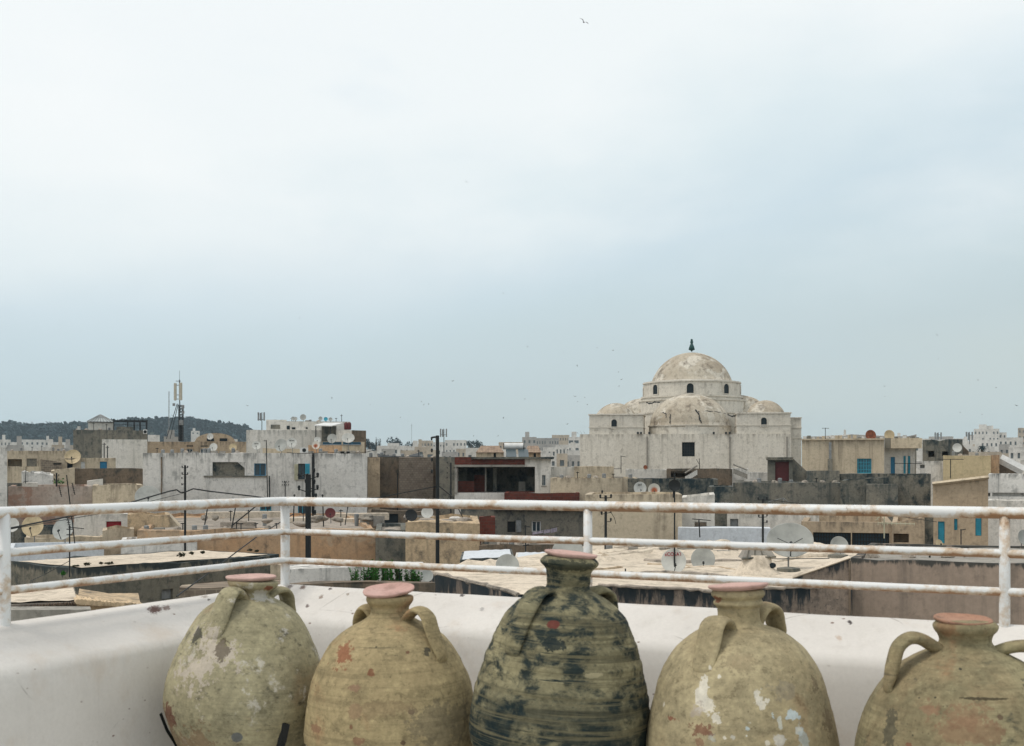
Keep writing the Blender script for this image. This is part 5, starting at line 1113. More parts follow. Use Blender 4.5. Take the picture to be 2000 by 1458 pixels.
B('orange_wall', 'orange end wall joined to the yellow house', 'wall', 1935.3, 1952, 889, 104, mat='orange', dep=5)
B('gable_shed', 'brown shed with a white sloping edge right of the orange wall', 'shed', 1952, 1996, 896, 105, yt1=921, mat='brown', dep=3, par=0)
f2 = Frame(1952, 1998, 104.5); e = f2.root('sloping_coping', 'white sloping roof edge over the brown shed', 'coping'); a, b_ = f2.at(1953, 896, -.1), f2.at(1999, 920, -.1); bm = bmesh.new()
tube(bm, [a, b_], .32, 4, flat=(.6, 1.3)); mk('edge', bm, M['whitep'], e)
B('white_roof_house', 'blotchy white walled house with a strip opening at the right edge', 'house', 1930, 2080, 926, 92, mat='white2', dep=5, wins=[('deep', 1929.8, 970, 1934, 963, .5), ('deep', 1938, 970, 2010, 963, .5)])
B('white_roof_house', 'plain white house below the strip opening, right edge', 'house', 1929, 2080, 978, 86, mat='white', dep=4)
B('white_roof_house', 'pale terrace house far right behind the shed', 'house', 1960, 2080, 899, 130, mat='white', dep=5)
fr, rt = B('tan_house', 'tan house with small turquoise windows behind the right railing', 'house', 1822, 1930, 947, 76, yt1=934, mat='tan', dep=8, par=.3, wins=[('shut-t', 1832, 1062, 1845, 1019), ('shut-t', 1863.5, 1036, 1870, 1014), ('shut-t', 1905, 1047, 1917, 1007)], jit=.01)
a, b_ = fr.at(1821, 945.5, -.1), fr.at(1931, 932.5, -.1); bm = bmesh.new(); tube(bm, [a, b_], .12, 4, flat=(1.6, 1)); mk('coping', bm, M['cream'], rt)
fr, rt = B('pit_roof_house', 'low house with a sunken roof and a dark barred front', 'house', 1565, 1742, 1019, 62, mat='tan', dep=9, par=.3, parh=1.0, roofmat='roofgrey', jit=.01, wins=[('grille-k', 1588, 1075, 1662, 1041), ('grille-k', 1664, 1075, 1737, 1042)])
B('pit_roof_house', 'right end of the sunken roof house with a rising parapet', 'house', 1742, 1806, 1022, 61, yt1=1010, mat='tan', dep=8, par=.25, parh=.6, jit=.02, wins=[('deep', 1745, 1060, 1775, 1043, 1)])
B('grey_pier', 'dark cement pier between the sunken roof and the tan house', 'wall', 1806, 1823, 995, 66, mat='dark', dep=4, par=0)
B('roof_pier', 'small cream pier on the sunken roof', 'pier', 1762, 1774, 1007, 66, mat='cream', dep=1, par=0)
# the broad sandy roof below
ZR = EZ-3.5
pts = [(-70/F*33, 42, 0)]
def g2(px, py, z=ZR): dd = (EZ-z)*F/(py-HY); return Vector(((px-1000)/F*dd, dd, z))
poly = [g2(838, 1120), g2(1012, 1163), g2(1090, 1168), g2(1172, 1144.5), g2(1390, 1155), g2(1560, 1149), g2(1662, 1148), g2(1690, 1080), g2(1600, 1064), g2(1380, 1062), g2(1145, 1068), g2(1000, 1092), g2(905, 1103)]
# a dense sheet clipped to the roof outline, with low swells and ridges
def inside(p):
    c = False; n_ = len(poly)
    for i in range(n_):
        a, b = poly[i], poly[(i+1) % n_]
        if (a.y > p[1]) != (b.y > p[1]) and p[0] < (b.x-a.x)*(p[1]-a.y)/(b.y-a.y)+a.x: c = not c
    return c
e = empty('sandy_roof_house', (4, 36, 0), 'broad flat-roofed house with a bright sandy roof and black streaked front, below the railing', 'house')
org = Vector((4, 36, 0)); bm = bmesh.new()
top = [bm.verts.new(p-org) for p in poly]; bot = [bm.verts.new(Vector((p.x, p.y, 0))-org) for p in poly]
for i in range(len(poly)): j = (i+1) % len(poly); bm.faces.new((top[i], top[j], bot[j], bot[i]))
bmesh.ops.recalc_face_normals(bm, faces=bm.faces); mk('wall', bm, M['stained'], e)
bm = bmesh.new(); f = bm.faces.new([bm.verts.new(p-org+Vector((0, 0, .03))) for p in poly]); bmesh.ops.triangulate(bm, faces=[f])
for _ in range(6):
    ed = [x for x in bm.edges if x.calc_length() > .7]
    if ed: bmesh.ops.subdivide_edges(bm, edges=ed, cuts=1)
    bmesh.ops.triangulate(bm, faces=bm.faces[:])
def sw(p):
    z = .16*noise.noise(Vector((p.x*.16, p.y*.22, 1)))+.05*noise.noise(Vector((p.x*.9, p.y*.9, 4)))
    z += .22*max(0, 1-abs((p.y+org.y)-(44+.45*(p.x+org.x)))/.5)+.18*max(0, 1-abs((p.y+org.y)-(50-.1*(p.x+org.x)))/.4)
    return z
bd = {v for v in bm.verts if v.is_boundary}
for v_ in bm.verts:
    v_.co.z += (0 if v_ in bd else max(-.02, sw(v_.co)))
bmesh.ops.recalc_face_normals(bm, faces=bm.faces); mk('roof', bm, M['roof'], e, False)
def ridge(label, ptsp, r=.16, mat='roof', z=ZR):
    q = [g2(a, b, z) for a, b in ptsp]; c = q[0].copy(); bm = bmesh.new(); out = []
    for i in range(len(q)-1):
        for k in range(8): out.append(q[i].lerp(q[i+1], k/8)+Vector((rr.uniform(-.06, .06), rr.uniform(-.06, .06), rr.uniform(.0, .05)))-e.location)
    out.append(q[-1]-e.location); tube(bm, out, [r*rr.uniform(.75, 1.2) for _ in out], 7); mk('roof_ridge', bm, M[mat], e)
ridge('', [(1180, 1095), (1250, 1085), (1350, 1070), (1420, 1064)], .22); ridge('', [(1175, 1087), (1260, 1075)], .15); ridge('', [(1260, 1098), (1350, 1102), (1480, 1098)], .10, 'roofgrey'); ridge('', [(1160, 1128), (1300, 1120), (1420, 1127)], .07, 'roofgrey'); ridge('', [(1440, 1120), (1560, 1090), (1640, 1086)], .12)
ridge('', [(1560, 1135), (1600, 1118), (1650, 1100)], .14); ridge('', [(840, 1120), (930, 1141), (1012, 1163)], .07, 'roofgrey'); ridge('', [(1172, 1145), (1280, 1150), (1390, 1156), (1500, 1151), (1600, 1149)], .05, 'roofgrey'); ridge('', [(1280, 1065), (1340, 1078), (1440, 1088)], .08); ridge('', [(1470, 1066), (1560, 1078), (1640, 1080)], .09)
for k_ in range(16):
    x0 = rr.uniform(850, 1480); y0 = rr.uniform(1068, 1140) if x0 > 1150 else rr.uniform(1108, 1140); 
    ridge('', [(x0, y0), (x0+rr.uniform(40, 90), y0+rr.uniform(-6, 5)), (x0+rr.uniform(110, 180), y0+rr.uniform(-9, 8))], rr.uniform(.02, .06), rr.choice(['roofgrey', 'roof', 'tan'])) if not (x0 < 1150 and y0 > 1125) else None
# plinths for the big dish
for a, b_, lbx in ((1540, 1117, 'grey'), (1637, 1090, 'grey')):
    p = g2(a, b_); bm = bmesh.new(); lathe(bm, [(.42, -.1), (.38, .12), (.1, .16)], 18); o_ = mk('dish_plinth', bm, M['grey'], e); o_.location = p-org
# right end: raised wall house
fr, rt = B('tan_wall_house', 'big smooth tan wall with black stains along its top, lower right', 'house', 1660.5, 2120, 1091, 35, mat='stained', dep=1, par=0) if False else (None, None)
M['tanwall'] = plaster('smooth_tan_wall', (.34, .27, .215), (.31, .245, .195), (.045, .05, .048), .14, .32, tb=.93, k=.9, bump=.2)
M['tanroofwall'] = plaster('tan_side_wall', (.42, .33, .22), (.36, .28, .19), (.1, .08, .06), .3, .3)
B('tan_wall_house', 'big smooth tan wall house with black stains along its top, lower right', 'house', 1661, 2140, 1092, 35.5, mat='tanwall', dep=8, par=.25, parh=.12, roofmat='concrete', jit=.03)
f2 = Frame(1548, 1660.5, 35.4); e = f2.root('sloping_wall', 'sloping parapet wall stepping down left of the big tan wall', 'wall'); a, b_ = f2.at(1548, 1131), f2.at(1660, 1092); bm = bmesh.new()
vv = [bm.verts.new((x, y, z)) for y in (0, .3) for x, z in ((a.x, a.z), (b_.x, b_.z), (b_.x, 2), (a.x, 2))]
bm.faces.new(vv[:4]); bm.faces.new(vv[4:][::-1])
for i in range(4): bm.faces.new((vv[i], vv[i+4], vv[(i+1) % 4+4], vv[(i+1) % 4]))
mk('wall', bm, M['stained'], e); bm = bmesh.new(); tube(bm, [a+Vector((0, .12, .03)), b_+Vector((0, .12, .03))], .1, 5, flat=(1.8, .7)); mk('coping', bm, M['roof'], e)
bm = bmesh.new(); tube(bm, [f2.at(1659.5, 1095, -.05), f2.at(1659.5, 1300, -.05)], .035, 5); mk('corner_seam', bm, M['brown'], e)
B('roof_strip', 'pale concrete roof strip behind the big tan wall', 'roof', 1690, 2080, 1077, 46, mat='concrete', dep=3, par=0, jit=.06)
# ------------------------------------------------------------------ satellite dishes
M['lnb'] = M['black']
def dish(label, px, py, r, d, mat='dishw', yaw=0, tilt=18, foot=None, back=False, arm=True, oval=1.0, deep=.16, group='satellite dishes on the roofs', text=None, tripod=False):
    s = d/F; c = W(px, py, d); foot = foot if foot is not None else py+r*1.35
    zf = W(px, foot, d).z; e = empty('satellite_dish', (c.x, c.y+.25, zf), label, 'satellite dish', group)
    rm = r*s; o_ = c-Vector(e.location)
    Mx = Matrix.Translation(o_) @ Matrix.Rotation(R(yaw+(180 if back else 0)), 4, 'Z') @ Matrix.Rotation(R(-tilt), 4, 'X') @ Matrix.Rotation(R(90), 4, 'X')
    bm = bmesh.new(); q = deep*rm
    lathe(bm, [(0, -q*.5), (rm*.35, -q*.38), (rm*.7, 0), (rm*.95, q*.42), (rm, q*.5), (rm*1.02, q*.5), (rm*1.02, q*.4), (rm*.7, -.03), (rm*.35, -q*.38-.03), (0, -q*.5-.03)], 40, cap=False)
    bmesh.ops.recalc_face_normals(bm, faces=bm.faces)
    for v_ in bm.verts: v_.co.x *= oval; v_.co = Mx @ v_.co
    mk('reflector', bm, M[mat], e, True)
    if arm:
        bm = bmesh.new(); a = Mx @ Vector((0, -rm*.98, 0)); b_ = Mx @ Vector((0, -rm*.45, rm*.75)); tube(bm, [a, b_], max(.012, rm*.035), 5)
        if tripod:
            for x in (-.7, .7): tube(bm, [Mx @ Vector((x*rm, rm*.1, q*.2)), b_], max(.012, rm*.02), 5)
        ar = mk('feed_arm', bm, M['metal'], e); bm = bmesh.new(); tube(bm, [b_, Mx @ Vector((0, -rm*.30, rm*.62))], max(.035, rm*.09), 8); mk('feed_horn', bm, M['lnb'], ar)
    bm = bmesh.new(); ctr = Mx @ Vector((0, 0, -q*.5-.06)); tube(bm, [(0, 0, 0), (0, 0, max(.05, ctr.z-.0)), ctr], max(.025, rm*.05), 8); mk('mast', bm, M['metal2'] if not mat == 'black' else M['black'], e)
    if text:
        cu = bpy.data.curves.new('lettering', 'FONT'); cu.body = text[0]; cu.size = rm*text[1]; cu.align_x = 'CENTER'; cu.extrude = .004; cu.offset = .004*rm
        to = bpy.data.objects.new('lettering', cu); COL.objects.link(to); bpy.context.view_layer.update()
        me = bpy.data.meshes.new_from_object(to.evaluated_get(bpy.context.evaluated_depsgraph_get())); bpy.data.objects.remove(to)
        me.materials.clear(); nm = link('lettering', me, M[text[3]], e)
        me.transform(Mx @ Matrix.Translation((0, rm*text[2], q*.12+.012)) @ Matrix.Scale(.9, 4, Vector((1, 0, 0))))
    return e
D = dish
D('cream oval dish half hidden behind the three-opening house', 142, 893, 15, 115.6, 'dishy', 10, 25, 905, deep=.2)
D('large grey mesh dish before the left end of the big white building', 289, 972, 24.5, 80, 'dishg', 18, 28, 1010, arm=True)
D('small bright dish on the vaulted house', 410.5, 853, 6.3, 148, 'dishw', 0, 15, 864)
D('lettered white dish on the roof edge below the vault', 417, 874, 8, 99, 'dishw', -8, 15, 886)
D('rusty faded dish on the roof edge right of the lettered one', 455, 874, 7.5, 99, 'dishy', 12, 15, 886)
D('white dish with dark lettering left on the big white roof', 501, 870.5, 8.3, 98, 'dishw', 6, 14, 886, text=('DIGITAL', .3, .35, 'black'))
D('large grey dish in the middle of the big white roof', 549, 870, 12.5, 98, 'dishg', -14, 15, 886)
D('lettered pale dish right behind the large grey roof dish', 570, 865.5, 9.8, 99.5, 'dishw', 8, 14, 886, text=('ASTRA', .36, .35, 'black'))
D('rust-centred dish over the roof of the big white building', 617, 870, 7.8, 98, 'dishr', -4, 12, 886)
D('pale dish peeping out above the rust-centred one', 620, 860, 6.5, 99.6, 'dishw', 4, 12, 872)
D('grey dish before the grey annex wall', 648.5, 857, 9.3, 104, 'dishg', -6, 14, 885)
D('wide white oval dish right of the grey annex dish', 680, 856, 9.6, 104, 'dishw', 0, 16, 885, oval=1.3)
D('large dish at the top of the stepped white house', 592, 815.5, 6, 131, 'dishg', 0, 12, 823.5, arm=False)
D('front dish of the close pair on top of the stepped white house', 572.5, 818, 3.9, 130.5, 'dishg', 0, 12, 824, arm=False)
D('rear dish of the close pair on top of the stepped white house', 577, 818.5, 3.8, 131.5, 'dishg', 0, 12, 824, arm=False)
D('leftmost of the three small dishes by the sheet canopy', 626, 818, 4, 129, 'dishg', 0, 12, 825, arm=False)
D('teal dish between two pale ones by the sheet canopy', 636.3, 819, 3.9, 129, 'teal', 0, 12, 825, arm=False)
D('rightmost of the three small dishes by the sheet canopy', 645.5, 819.5, 3.8, 129, 'dishg', 0, 12, 825, arm=False)
D('dark brown dish standing on the ochre house roof', 645, 1002.5, 10, 74, 'maroon', 8, 16, 1023)
D('pale dish half cut by the railing post at the far left', 22, 1026, 14.5, 78, 'dishw', 10, 18, 1050)
D('yellowed dish with brown stains, left between the rails', 64, 1028, 20.5, 72, 'dishy', 4, 16, 1060)
D('large grey dish right of the yellowed one', 124, 1034, 22, 70, 'dishg', -12, 22, 1062)
D('pale round dish left of the black street pole under the top rail', 834.5, 1001.5, 11.5, 66, 'dishw', 0, 16, 1018, arm=False)
D('black dish next to the pale one under the top rail', 803, 1007, 12, 66, 'black', 20, 20, 1018, arm=False, oval=1.0)
D('grey dish seen over the middle rail left of the middle post', 1109, 1081, 31, 41, 'dishg', -6, 20, 1118, arm=False)
D('smaller grey dish on the white slab roof left of the tallest jar', 991, 1105, 22.5, 40, 'dishg', 0, 20, 1125, arm=False)
D('pale dish edge behind the green plants', 834, 1125, 12, 38.5, 'dishg', 10, 20, 1140, arm=False)
D('white dish with red lettering on the sandy roof', 1315.5, 1096.5, 24.2, 41, 'dishw', 4, 12, 1124, text=('ECOSAT', .42, .42, 'red'))
D('plain grey dish right of the red lettered one', 1373, 1093, 23, 43, 'dishg', -6, 12, 1119, deep=.12)
D('very large oval grey dish on the sandy roof', 1543, 1055.5, 34, 41.5, 'dishg', -8, 18, 1117, tripod=True, oval=1.3)
D('small grey dish right of the very large oval one', 1639, 1066, 18, 48, 'dishg', 6, 16, 1090)
D('white dish with a dark label before the dark house', 1250, 954, 12.3, 80, 'dishw', 6, 8, 970, text=('SAT', .4, .4, 'black'))
D('white dish with a rust patch before the dark house', 1277.5, 956.5, 11.6, 80, 'dishr', -4, 8, 972)
D('round rusty dish on the beige roof with blue window', 1700.5, 850.5, 10.3, 113, 'rusty', 4, 10, 860, arm=False)
D('pale ring-rimmed dish on the roof right of the rusty one', 1737, 850, 9.6, 113, 'dishy', -6, 10, 859, arm=False)
D('cream dish before the broken brown wall', 1869.5, 875, 8.6, 118, 'dishw', -14, 10, 890, arm=False)
D('pale dish cut by the right edge between the rails', 2000, 1050, 15, 50, 'dishg', 20, 12, 1078, arm=False)
D('little orange dish low on the tan house roof line', 1834, 1062, 8, 48, 'dishy', 20, 20, 1077)
D('small rusty red dish at the foot of the mosque wall', 1260.5, 913, 4, 100, 'rusty', 0, 10, 919, arm=False)

# ------------------------------------------------------------------ street poles, masts, aerials
def pole(label, px, ytop, d, wpx, ins=(), arms=(), mat='metal', taper=.8, lean=0, cat='street pole', name='street_pole', zb=0, group='poles between the houses', sq=False):
    s = d/F; t = W(px, ytop, d); e = empty(name, (t.x-lean, t.y, zb), label, cat, group); bm = bmesh.new(); r = wpx*s/2
    if sq: bx(bm, -r, -r, 0, r, r, t.z-zb)
    else: tube(bm, [(0, 0, 0), (lean*.5, 0, (t.z-zb)*.5), (lean, 0, t.z-zb)], [r/taper, r/taper**.5, r], 10)
    mk('shaft', bm, M[mat], e)
    for (x0, y0, x1, y1, th) in arms:
        a, b_ = W(x0, y0, d)-Vector(e.location), W(x1, y1, d)-Vector(e.location); bm = bmesh.new(); tube(bm, [a, b_], th*s/2, 6); mk('crossarm', bm, M[mat], e)
    for (x, y, h_) in ins:
        a = W(x, y, d)-Vector(e.location); k = h_*s; bm = bmesh.new()
        lathe(bm, [(k*.12, -k*.6), (k*.3, -k*.35), (k*.2, -k*.2), (k*.38, 0), (k*.24, .15*k), (k*.34, .3*k), (k*.16, .5*k)], 12, a); mk('insulator', bm, M['black'], e, True)
    return e
pole('tall thick black pole with insulators on curved arms, left of centre', 602, 927, 52, 9.6, [(584, 929, 9), (620.5, 928, 9), (584, 953, 9), (620, 952, 9), (597, 940, 7), (613.5, 919, 8), (614, 941, 8), (617, 968, 8), (615, 1001, 9)],
     [(584, 931, 602, 926, 2), (602, 938, 620, 931, 2), (584, 956, 602, 962, 2), (602, 962, 620, 955, 2), (611, 889, 611, 1008, 3.4), (602, 955, 612, 955, 2), (602, 985, 611, 985, 2)], mat='black', sq=True)
pole('tall black street pole with a bracket top, centre', 854.5, 851, 60, 6.6, [(843, 857, 6), (843.5, 880, 7), (843.5, 898, 7), (843.5, 921, 7)], [(843, 855, 855, 853.5, 4)], mat='black', taper=.75)
pole('slim dark pole beside the unfinished brick house', 880.5, 904, 72, 3, [(873.5, 904, 3), (873.5, 914, 3), (873.5, 924, 3), (873.5, 933, 3), (887, 914, 3)], mat='black')
pole('dark pole carrying the drooping cables, left', 361.5, 909, 62, 4.3, [(355.8, 912, 4), (366.5, 912, 4), (355.8, 925, 4), (366.5, 925, 4), (355.3, 934, 4), (355.3, 946, 4)], [(355, 914, 367, 914, 1.5), (355, 927, 367, 927, 1.5), (355, 948, 361, 944, 1.2)], mat='black')
pole('dark pole with a fork of insulators left of the beige wall', 1183, 968, 50, 5, [(1176, 961, 6), (1172.5, 969.5, 7), (1193.5, 969, 7), (1175, 1002, 7), (1193, 998, 7), (1193, 1015, 6)], [(1172, 973, 1194, 972.5, 1.8), (1174, 1005, 1194, 1001, 1.6), (1183, 1020, 1193, 1019, 1.5)], mat='black')
pole('dark pole with paired insulators before the white yard', 1490, 975, 55, 4.2, [(1481, 974, 5), (1498, 973, 5), (1482, 1008, 5), (1498, 1006, 5), (1498, 1019, 5)], [(1481, 977, 1498, 976.5, 1.6), (1482, 1011, 1498, 1010, 1.5), (1490, 1022, 1498, 1021, 1.3)], mat='black')
pole('candelabra of small insulators on the white wall, left of the thick pole', 557, 940, 86, 2, [(552, 941, 2.6), (555.5, 941, 2.6), (560, 941, 2.6), (564, 941, 2.6), (551.5, 947, 2.6), (555, 947, 2.6), (560, 947, 2.6), (563.5, 947, 2.6)], [(551.5, 943.5, 564, 943.5, .8), (551.5, 949.5, 564, 949.5, .8)], mat='black')
pole('small pole with insulators before the brown wall, left', 110.5, 924, 92, 3.2, [(105.8, 928, 3), (115, 928, 3), (105.8, 936, 3), (115, 936, 3)], [(105.5, 930, 115.5, 930, 1), (105.5, 938, 115.5, 938, 1)], mat='black')
pole('left of two thin poles before the peeled white wall', 203.5, 865, 119, 2, [(200.5, 868, 1.8), (206.5, 868, 1.8)], [(200.5, 869, 206.5, 869, .8)], mat='black')
pole('right of two thin poles before the peeled white wall', 209.8, 871, 118, 2, [(207, 874, 1.8), (212.5, 874, 1.8)], [(207, 875, 212.5, 875, .8)], mat='black')
pole('thin dark pole on the brown building wall', 776.5, 924, 97, 2, mat='black')
pole('thin aerial pole standing on the left of the big white roof', 520, 860, 93, 1.8, [(516, 861, 2.5)], [(517, 862, 520, 860, 1)], mat='black', lean=-.25)
pole('tall thin pole holding a black dish over the sandy roof', 1317.5, 925, 41, 3, mat='black', taper=.9)
D('black dish carried by the tall thin pole before the mosque', 1317.3, 948.5, 11.3, 41-.1, 'black', 0, 6, 973, arm=False, deep=.2)
pole('short rod stub on the sandy roof', 1221.5, 1111, 38, 2.6, mat='metal', zb=ZR, cat='rod', name='iron_rod')
for lb, x0, y0, x1, y1 in (('leaning rod on the ochre roof, first from the left', 406, 988, 399, 1030), ('leaning rod on the ochre roof, second from the left', 461, 985, 452, 1036), ('upright rod on the ochre roof left of the thick pole', 575, 966, 573, 1021), ('upright rod on the ochre roof right of the thick pole', 630, 966, 632, 1029)):
    dd = 70; a, b_ = W(x0, y0, dd), W(x1, y1, dd); e = empty('iron_rod', b_, lb, 'rod', 'rods on the ochre roof'); bm = bmesh.new(); tube(bm, [Vector((0, 0, 0)), a-b_], .035, 6); tube(bm, [(a-b_)*.97+Vector((-.06, 0, 0)), (a-b_)*.97+Vector((.06, 0, 0))], .03, 5); mk('rod', bm, M['black'], e)
a, b_ = W(452, 1028, 70), W(505, 985, 70); bm = bmesh.new(); tube(bm, [a-a, b_-a], .04, 6); o_ = mk('iron_brace', bm, M['black']); o_.location = a; tag(o_, 'slanting iron brace leaning from the second ochre roof rod', 'brace')
def aerial(label, px, ytop, yfoot, d, booms=(), lean=0, mat='black', zb=None):
    """TV aerial: mast, booms (x0,y0,x1,y1,n,len) with n rods"""
    s = d/F; f = W(px, yfoot, d); t = W(px+lean, ytop, d); e = empty('tv_aerial', f, label, 'aerial', 'aerials on the roofs')
    bm = bmesh.new(); tube(bm, [(0, 0, 0), t-f], .028, 6); mk('mast', bm, M[mat], e)
    for x0, y0, x1, y1, n_, L in booms:
        a, b_ = W(x0, y0, d)-f, W(x1, y1, d)-f; bm = bmesh.new(); tube(bm, [a, b_], .02, 5); bo = mk('boom', bm, M[mat], e); bm = bmesh.new()
        for i in range(n_):
            c = a.lerp(b_, i/max(1, n_-1)); l_ = L*s/2*(1-.4*i/max(1, n_-1)); dr = Vector((.15, .5, 1)) if abs(b_.x-a.x) > abs(b_.z-a.z) else Vector((1, .5, .1))
            dr.normalize(); tube(bm, [c-dr*l_, c+dr*l_], .011, 4)
        if n_: mk('elements', bm, M[mat], bo)
        else: bm.free()
aerial('wide comb aerial on a rod in front of the big white building', 674, 978, 1026, 72, [(664, 979, 711, 985, 6, 17)], 7)
aerial('tall leaning aerial at the left with combs of rods', 148, 928, 1077, 60, [(115, 948, 120, 970, 7, 5), (141, 944, 146, 966, 7, 5), (134, 1030, 164, 1033, 0, 0)], -18)
aerial('upright aerial with insulator knobs beside the leaning one', 136, 1027, 1128, 47, [(130, 1034, 142, 1034, 0, 0), (130, 1045, 142, 1045, 0, 0), (132, 1012, 137, 1034, 6, 8)], 0)
aerial('thin leaning aerial at the far left edge', 50, 912, 945, 90, [(46, 942, 56, 940, 3, 3)], 1)
aerial('slender aerial at the left foot of the mosque', 1213, 891, 925, 99, [(1212, 891, 1223, 893, 4, 2), (1199, 916, 1214, 916, 0, 0)], 0)
aerial('bent aerial under the mosque window', 1366, 896, 916, 99, [(1360, 897, 1366, 908, 0, 0)], 0)
aerial('T-shaped aerial before the blue doors', 1773, 905, 928, 80, [(1748, 905.5, 1800, 905.5, 5, 1)], 0)
aerial('T-shaped aerial before the yellow house', 1856.5, 897, 935, 78, [(1832, 897.5, 1882, 897.5, 5, 1)], 0)
aerial('small aerial on the beige house roof at the left end', 1612, 836, 858, 112, [(1606, 837, 1619, 837, 3, 2)], 0)
aerial('white bristle aerial on the sunken roof', 1727, 1002, 1052, 56, [(1715, 1022, 1786, 1024, 9, 9), (1712, 1016, 1722, 1003, 4, 10)], 0, 'creamp')
aerial('low three-pole frame aerial behind the right top rail', 1530, 975, 982, 66, [(1500, 981, 1530, 973, 0, 0), (1530, 973, 1540, 981, 0, 0)], 0, 'metal2')
aerial('little aerial before the turquoise windows of the tan house', 1877, 1034, 1064, 60, [(1876, 1036, 1886, 1034, 3, 3)], 0)
aerial('aerial rod behind the washing line', 1027, 1026, 1100, 55, [(1022, 1066, 1032, 1064, 2, 4), (1027, 1028, 1036, 1030, 0, 0)], -1)
aerial('bent white rod aerial in the white courtyard', 1367, 1016, 1050, 56, [(1352, 1014, 1388, 1017, 0, 0)], -2)
aerial('far roof aerial left of the tile roofs', 804, 828, 876, 330, [(802, 832, 806, 832, 0, 0)], 0)
# antenna tower at the left
d = 170; s = d/F; f = W(353, 858, d); e = empty('antenna_tower', (f.x, f.y, 0), 'dark lattice telephone mast with pale panel antennas at the left', 'antenna mast')
def TW(px, py, y=0): v = W(px, py, d)-Vector(e.location); v.y += y; return v
bm = bmesh.new(); w_ = .26
cs = [(-w_, -w_), (w_, -w_), (w_, w_), (-w_, w_)]
b0, t0 = TW(353.5, 862), TW(353.5, 792); tp = TW(350.5, 742)
for x, y in cs: tube(bm, [(b0.x+x, y, b0.z), (t0.x+x, y, t0.z)], .05, 5)
n_ = 12
for i in range(n_):
    za, zb_ = b0.z+(t0.z-b0.z)*i/n_, b0.z+(t0.z-b0.z)*(i+1)/n_
    for k in range(4):
        (xa, ya), (xb, yb) = cs[k], cs[(k+1) % 4]; tube(bm, [(b0.x+xa, ya, za), (b0.x+xb, yb, zb_)], .035, 4); tube(bm, [(b0.x+xa, ya, zb_), (b0.x+xb, yb, zb_)], .035, 4)
mk('lattice', bm, M['metal'], e); bm = bmesh.new(); bx(bm, b0.x-.16, -.16, b0.z, b0.x+.2, .16, TW(353, 830).z); mk('cable_bundle', bm, M['black'], e)
bm = bmesh.new(); tube(bm, [(t0.x-.12, 0, t0.z-1), (tp.x, 0, t0.z+1.2), (tp.x, 0, tp.z)], .07, 6); up = mk('upper_pole', bm, M['metal'], e); bm = bmesh.new(); tube(bm, [(tp.x, 0, tp.z), (tp.x+.02, 0, TW(0, 724).z)], .022, 5); mk('whip', bm, M['metal'], up)
for x0, x1, y0, y1 in ((341, 346, 749, 783), (351.5, 357, 748, 782.5)):
    p, q = TW(x0, y1), TW(x1, y0); bm = bmesh.new(); bx(bm, p.x, -.45, p.z, q.x, -.18, q.z); bmesh.ops.bevel(bm, geom=bm.edges[:], offset=.05, segments=2, affect='EDGES'); mk('panel_antenna', bm, paint('panel_plastic', (.50, .47, .38), .5) if 'pp' not in M else M['pp'], e)
bm = bmesh.new()
for y_ in (745, 753, 772, 780): z_ = TW(0, y_).z; tube(bm, [(TW(344, 0).x, -.2, z_), (TW(354, 0).x, -.2, z_)], .04, 5)
mk('brackets', bm, M['metal'], e); bm = bmesh.new(); a, b_ = TW(327, 858, -.5), TW(346, 789, 0); tube(bm, [a, b_], .05, 5); tube(bm, [a+Vector((.5, 0, 0)), b_+Vector((.15, 0, 0))], .05, 5); mk('brace', bm, M['metal'], e)
for (x, y, r) in ((341, 791, 2.2), (358.5, 795, 2.6), (359, 806, 2.2), (355, 826, 4)):
    p = TW(x, y, -.35); bm = bmesh.new(); bx(bm, p.x-r*s, p.y-.1, p.z-r*s*1.2, p.x+r*s, p.y+.1, p.z+r*s*1.2); mk('radio_unit', bm, M['metal2'], e)
B('equipment_hut', 'pale grey equipment cabin at the foot of the lattice mast', 'hut', 320, 350, 853, 172, mat='fargrey', dep=2, zb=EZ+2.5, par=0)
B('equipment_hut', 'small white roof tank house left of the lattice mast', 'hut', 289, 312, 850, 190, mat='farwhite', dep=2, zb=EZ+2.5, par=0)
B('equipment_hut', 'grey cabin block between the mast and the roof tanks', 'hut', 327, 341, 840, 176, mat='fargrey', dep=2, zb=EZ+2.5, par=0)
pole('thin pale distant mast left of the lattice mast', 330, 765, 620, 1.6, mat='metal2', cat='mast', name='far_mast', taper=.7)
for lb, px, y0, y1, d in (('twin panel antenna mast behind the stepped white house', 511.5, 806, 840, 180), ('small panel antenna mast right of the black street pole', 867, 838, 870, 240), ('tiny dark antenna mast on the right skyline', 1893.5, 844, 860, 420), ('grey antenna stub behind the dark shabby house', 1832.5, 845, 856, 420)):
    s = d/F; f = W(px, y1, d); e = empty('antenna_mast', (f.x, f.y, f.z-1.5), lb, 'antenna mast', 'small antenna masts'); H = (y1-y0)*s+1.5; bm = bmesh.new(); tube(bm, [(0, 0, 0), (0, 0, H)], .7*s, 6); tube(bm, [(-6*s, 0, H*.75), (5*s, 0, H*.75)], .5*s, 5); mk('shaft', bm, M['metal'], e)
    for x in (-1, -.35, .8):
        bm = bmesh.new(); x_ = x*6.3*s; bx(bm, x_-1.3*s, -.3, H-16*s, x_+1.3*s, -.1, H-(0 if x != -.35 else 1)*s); mk('panel_antenna', bm, M['metal2'], e)

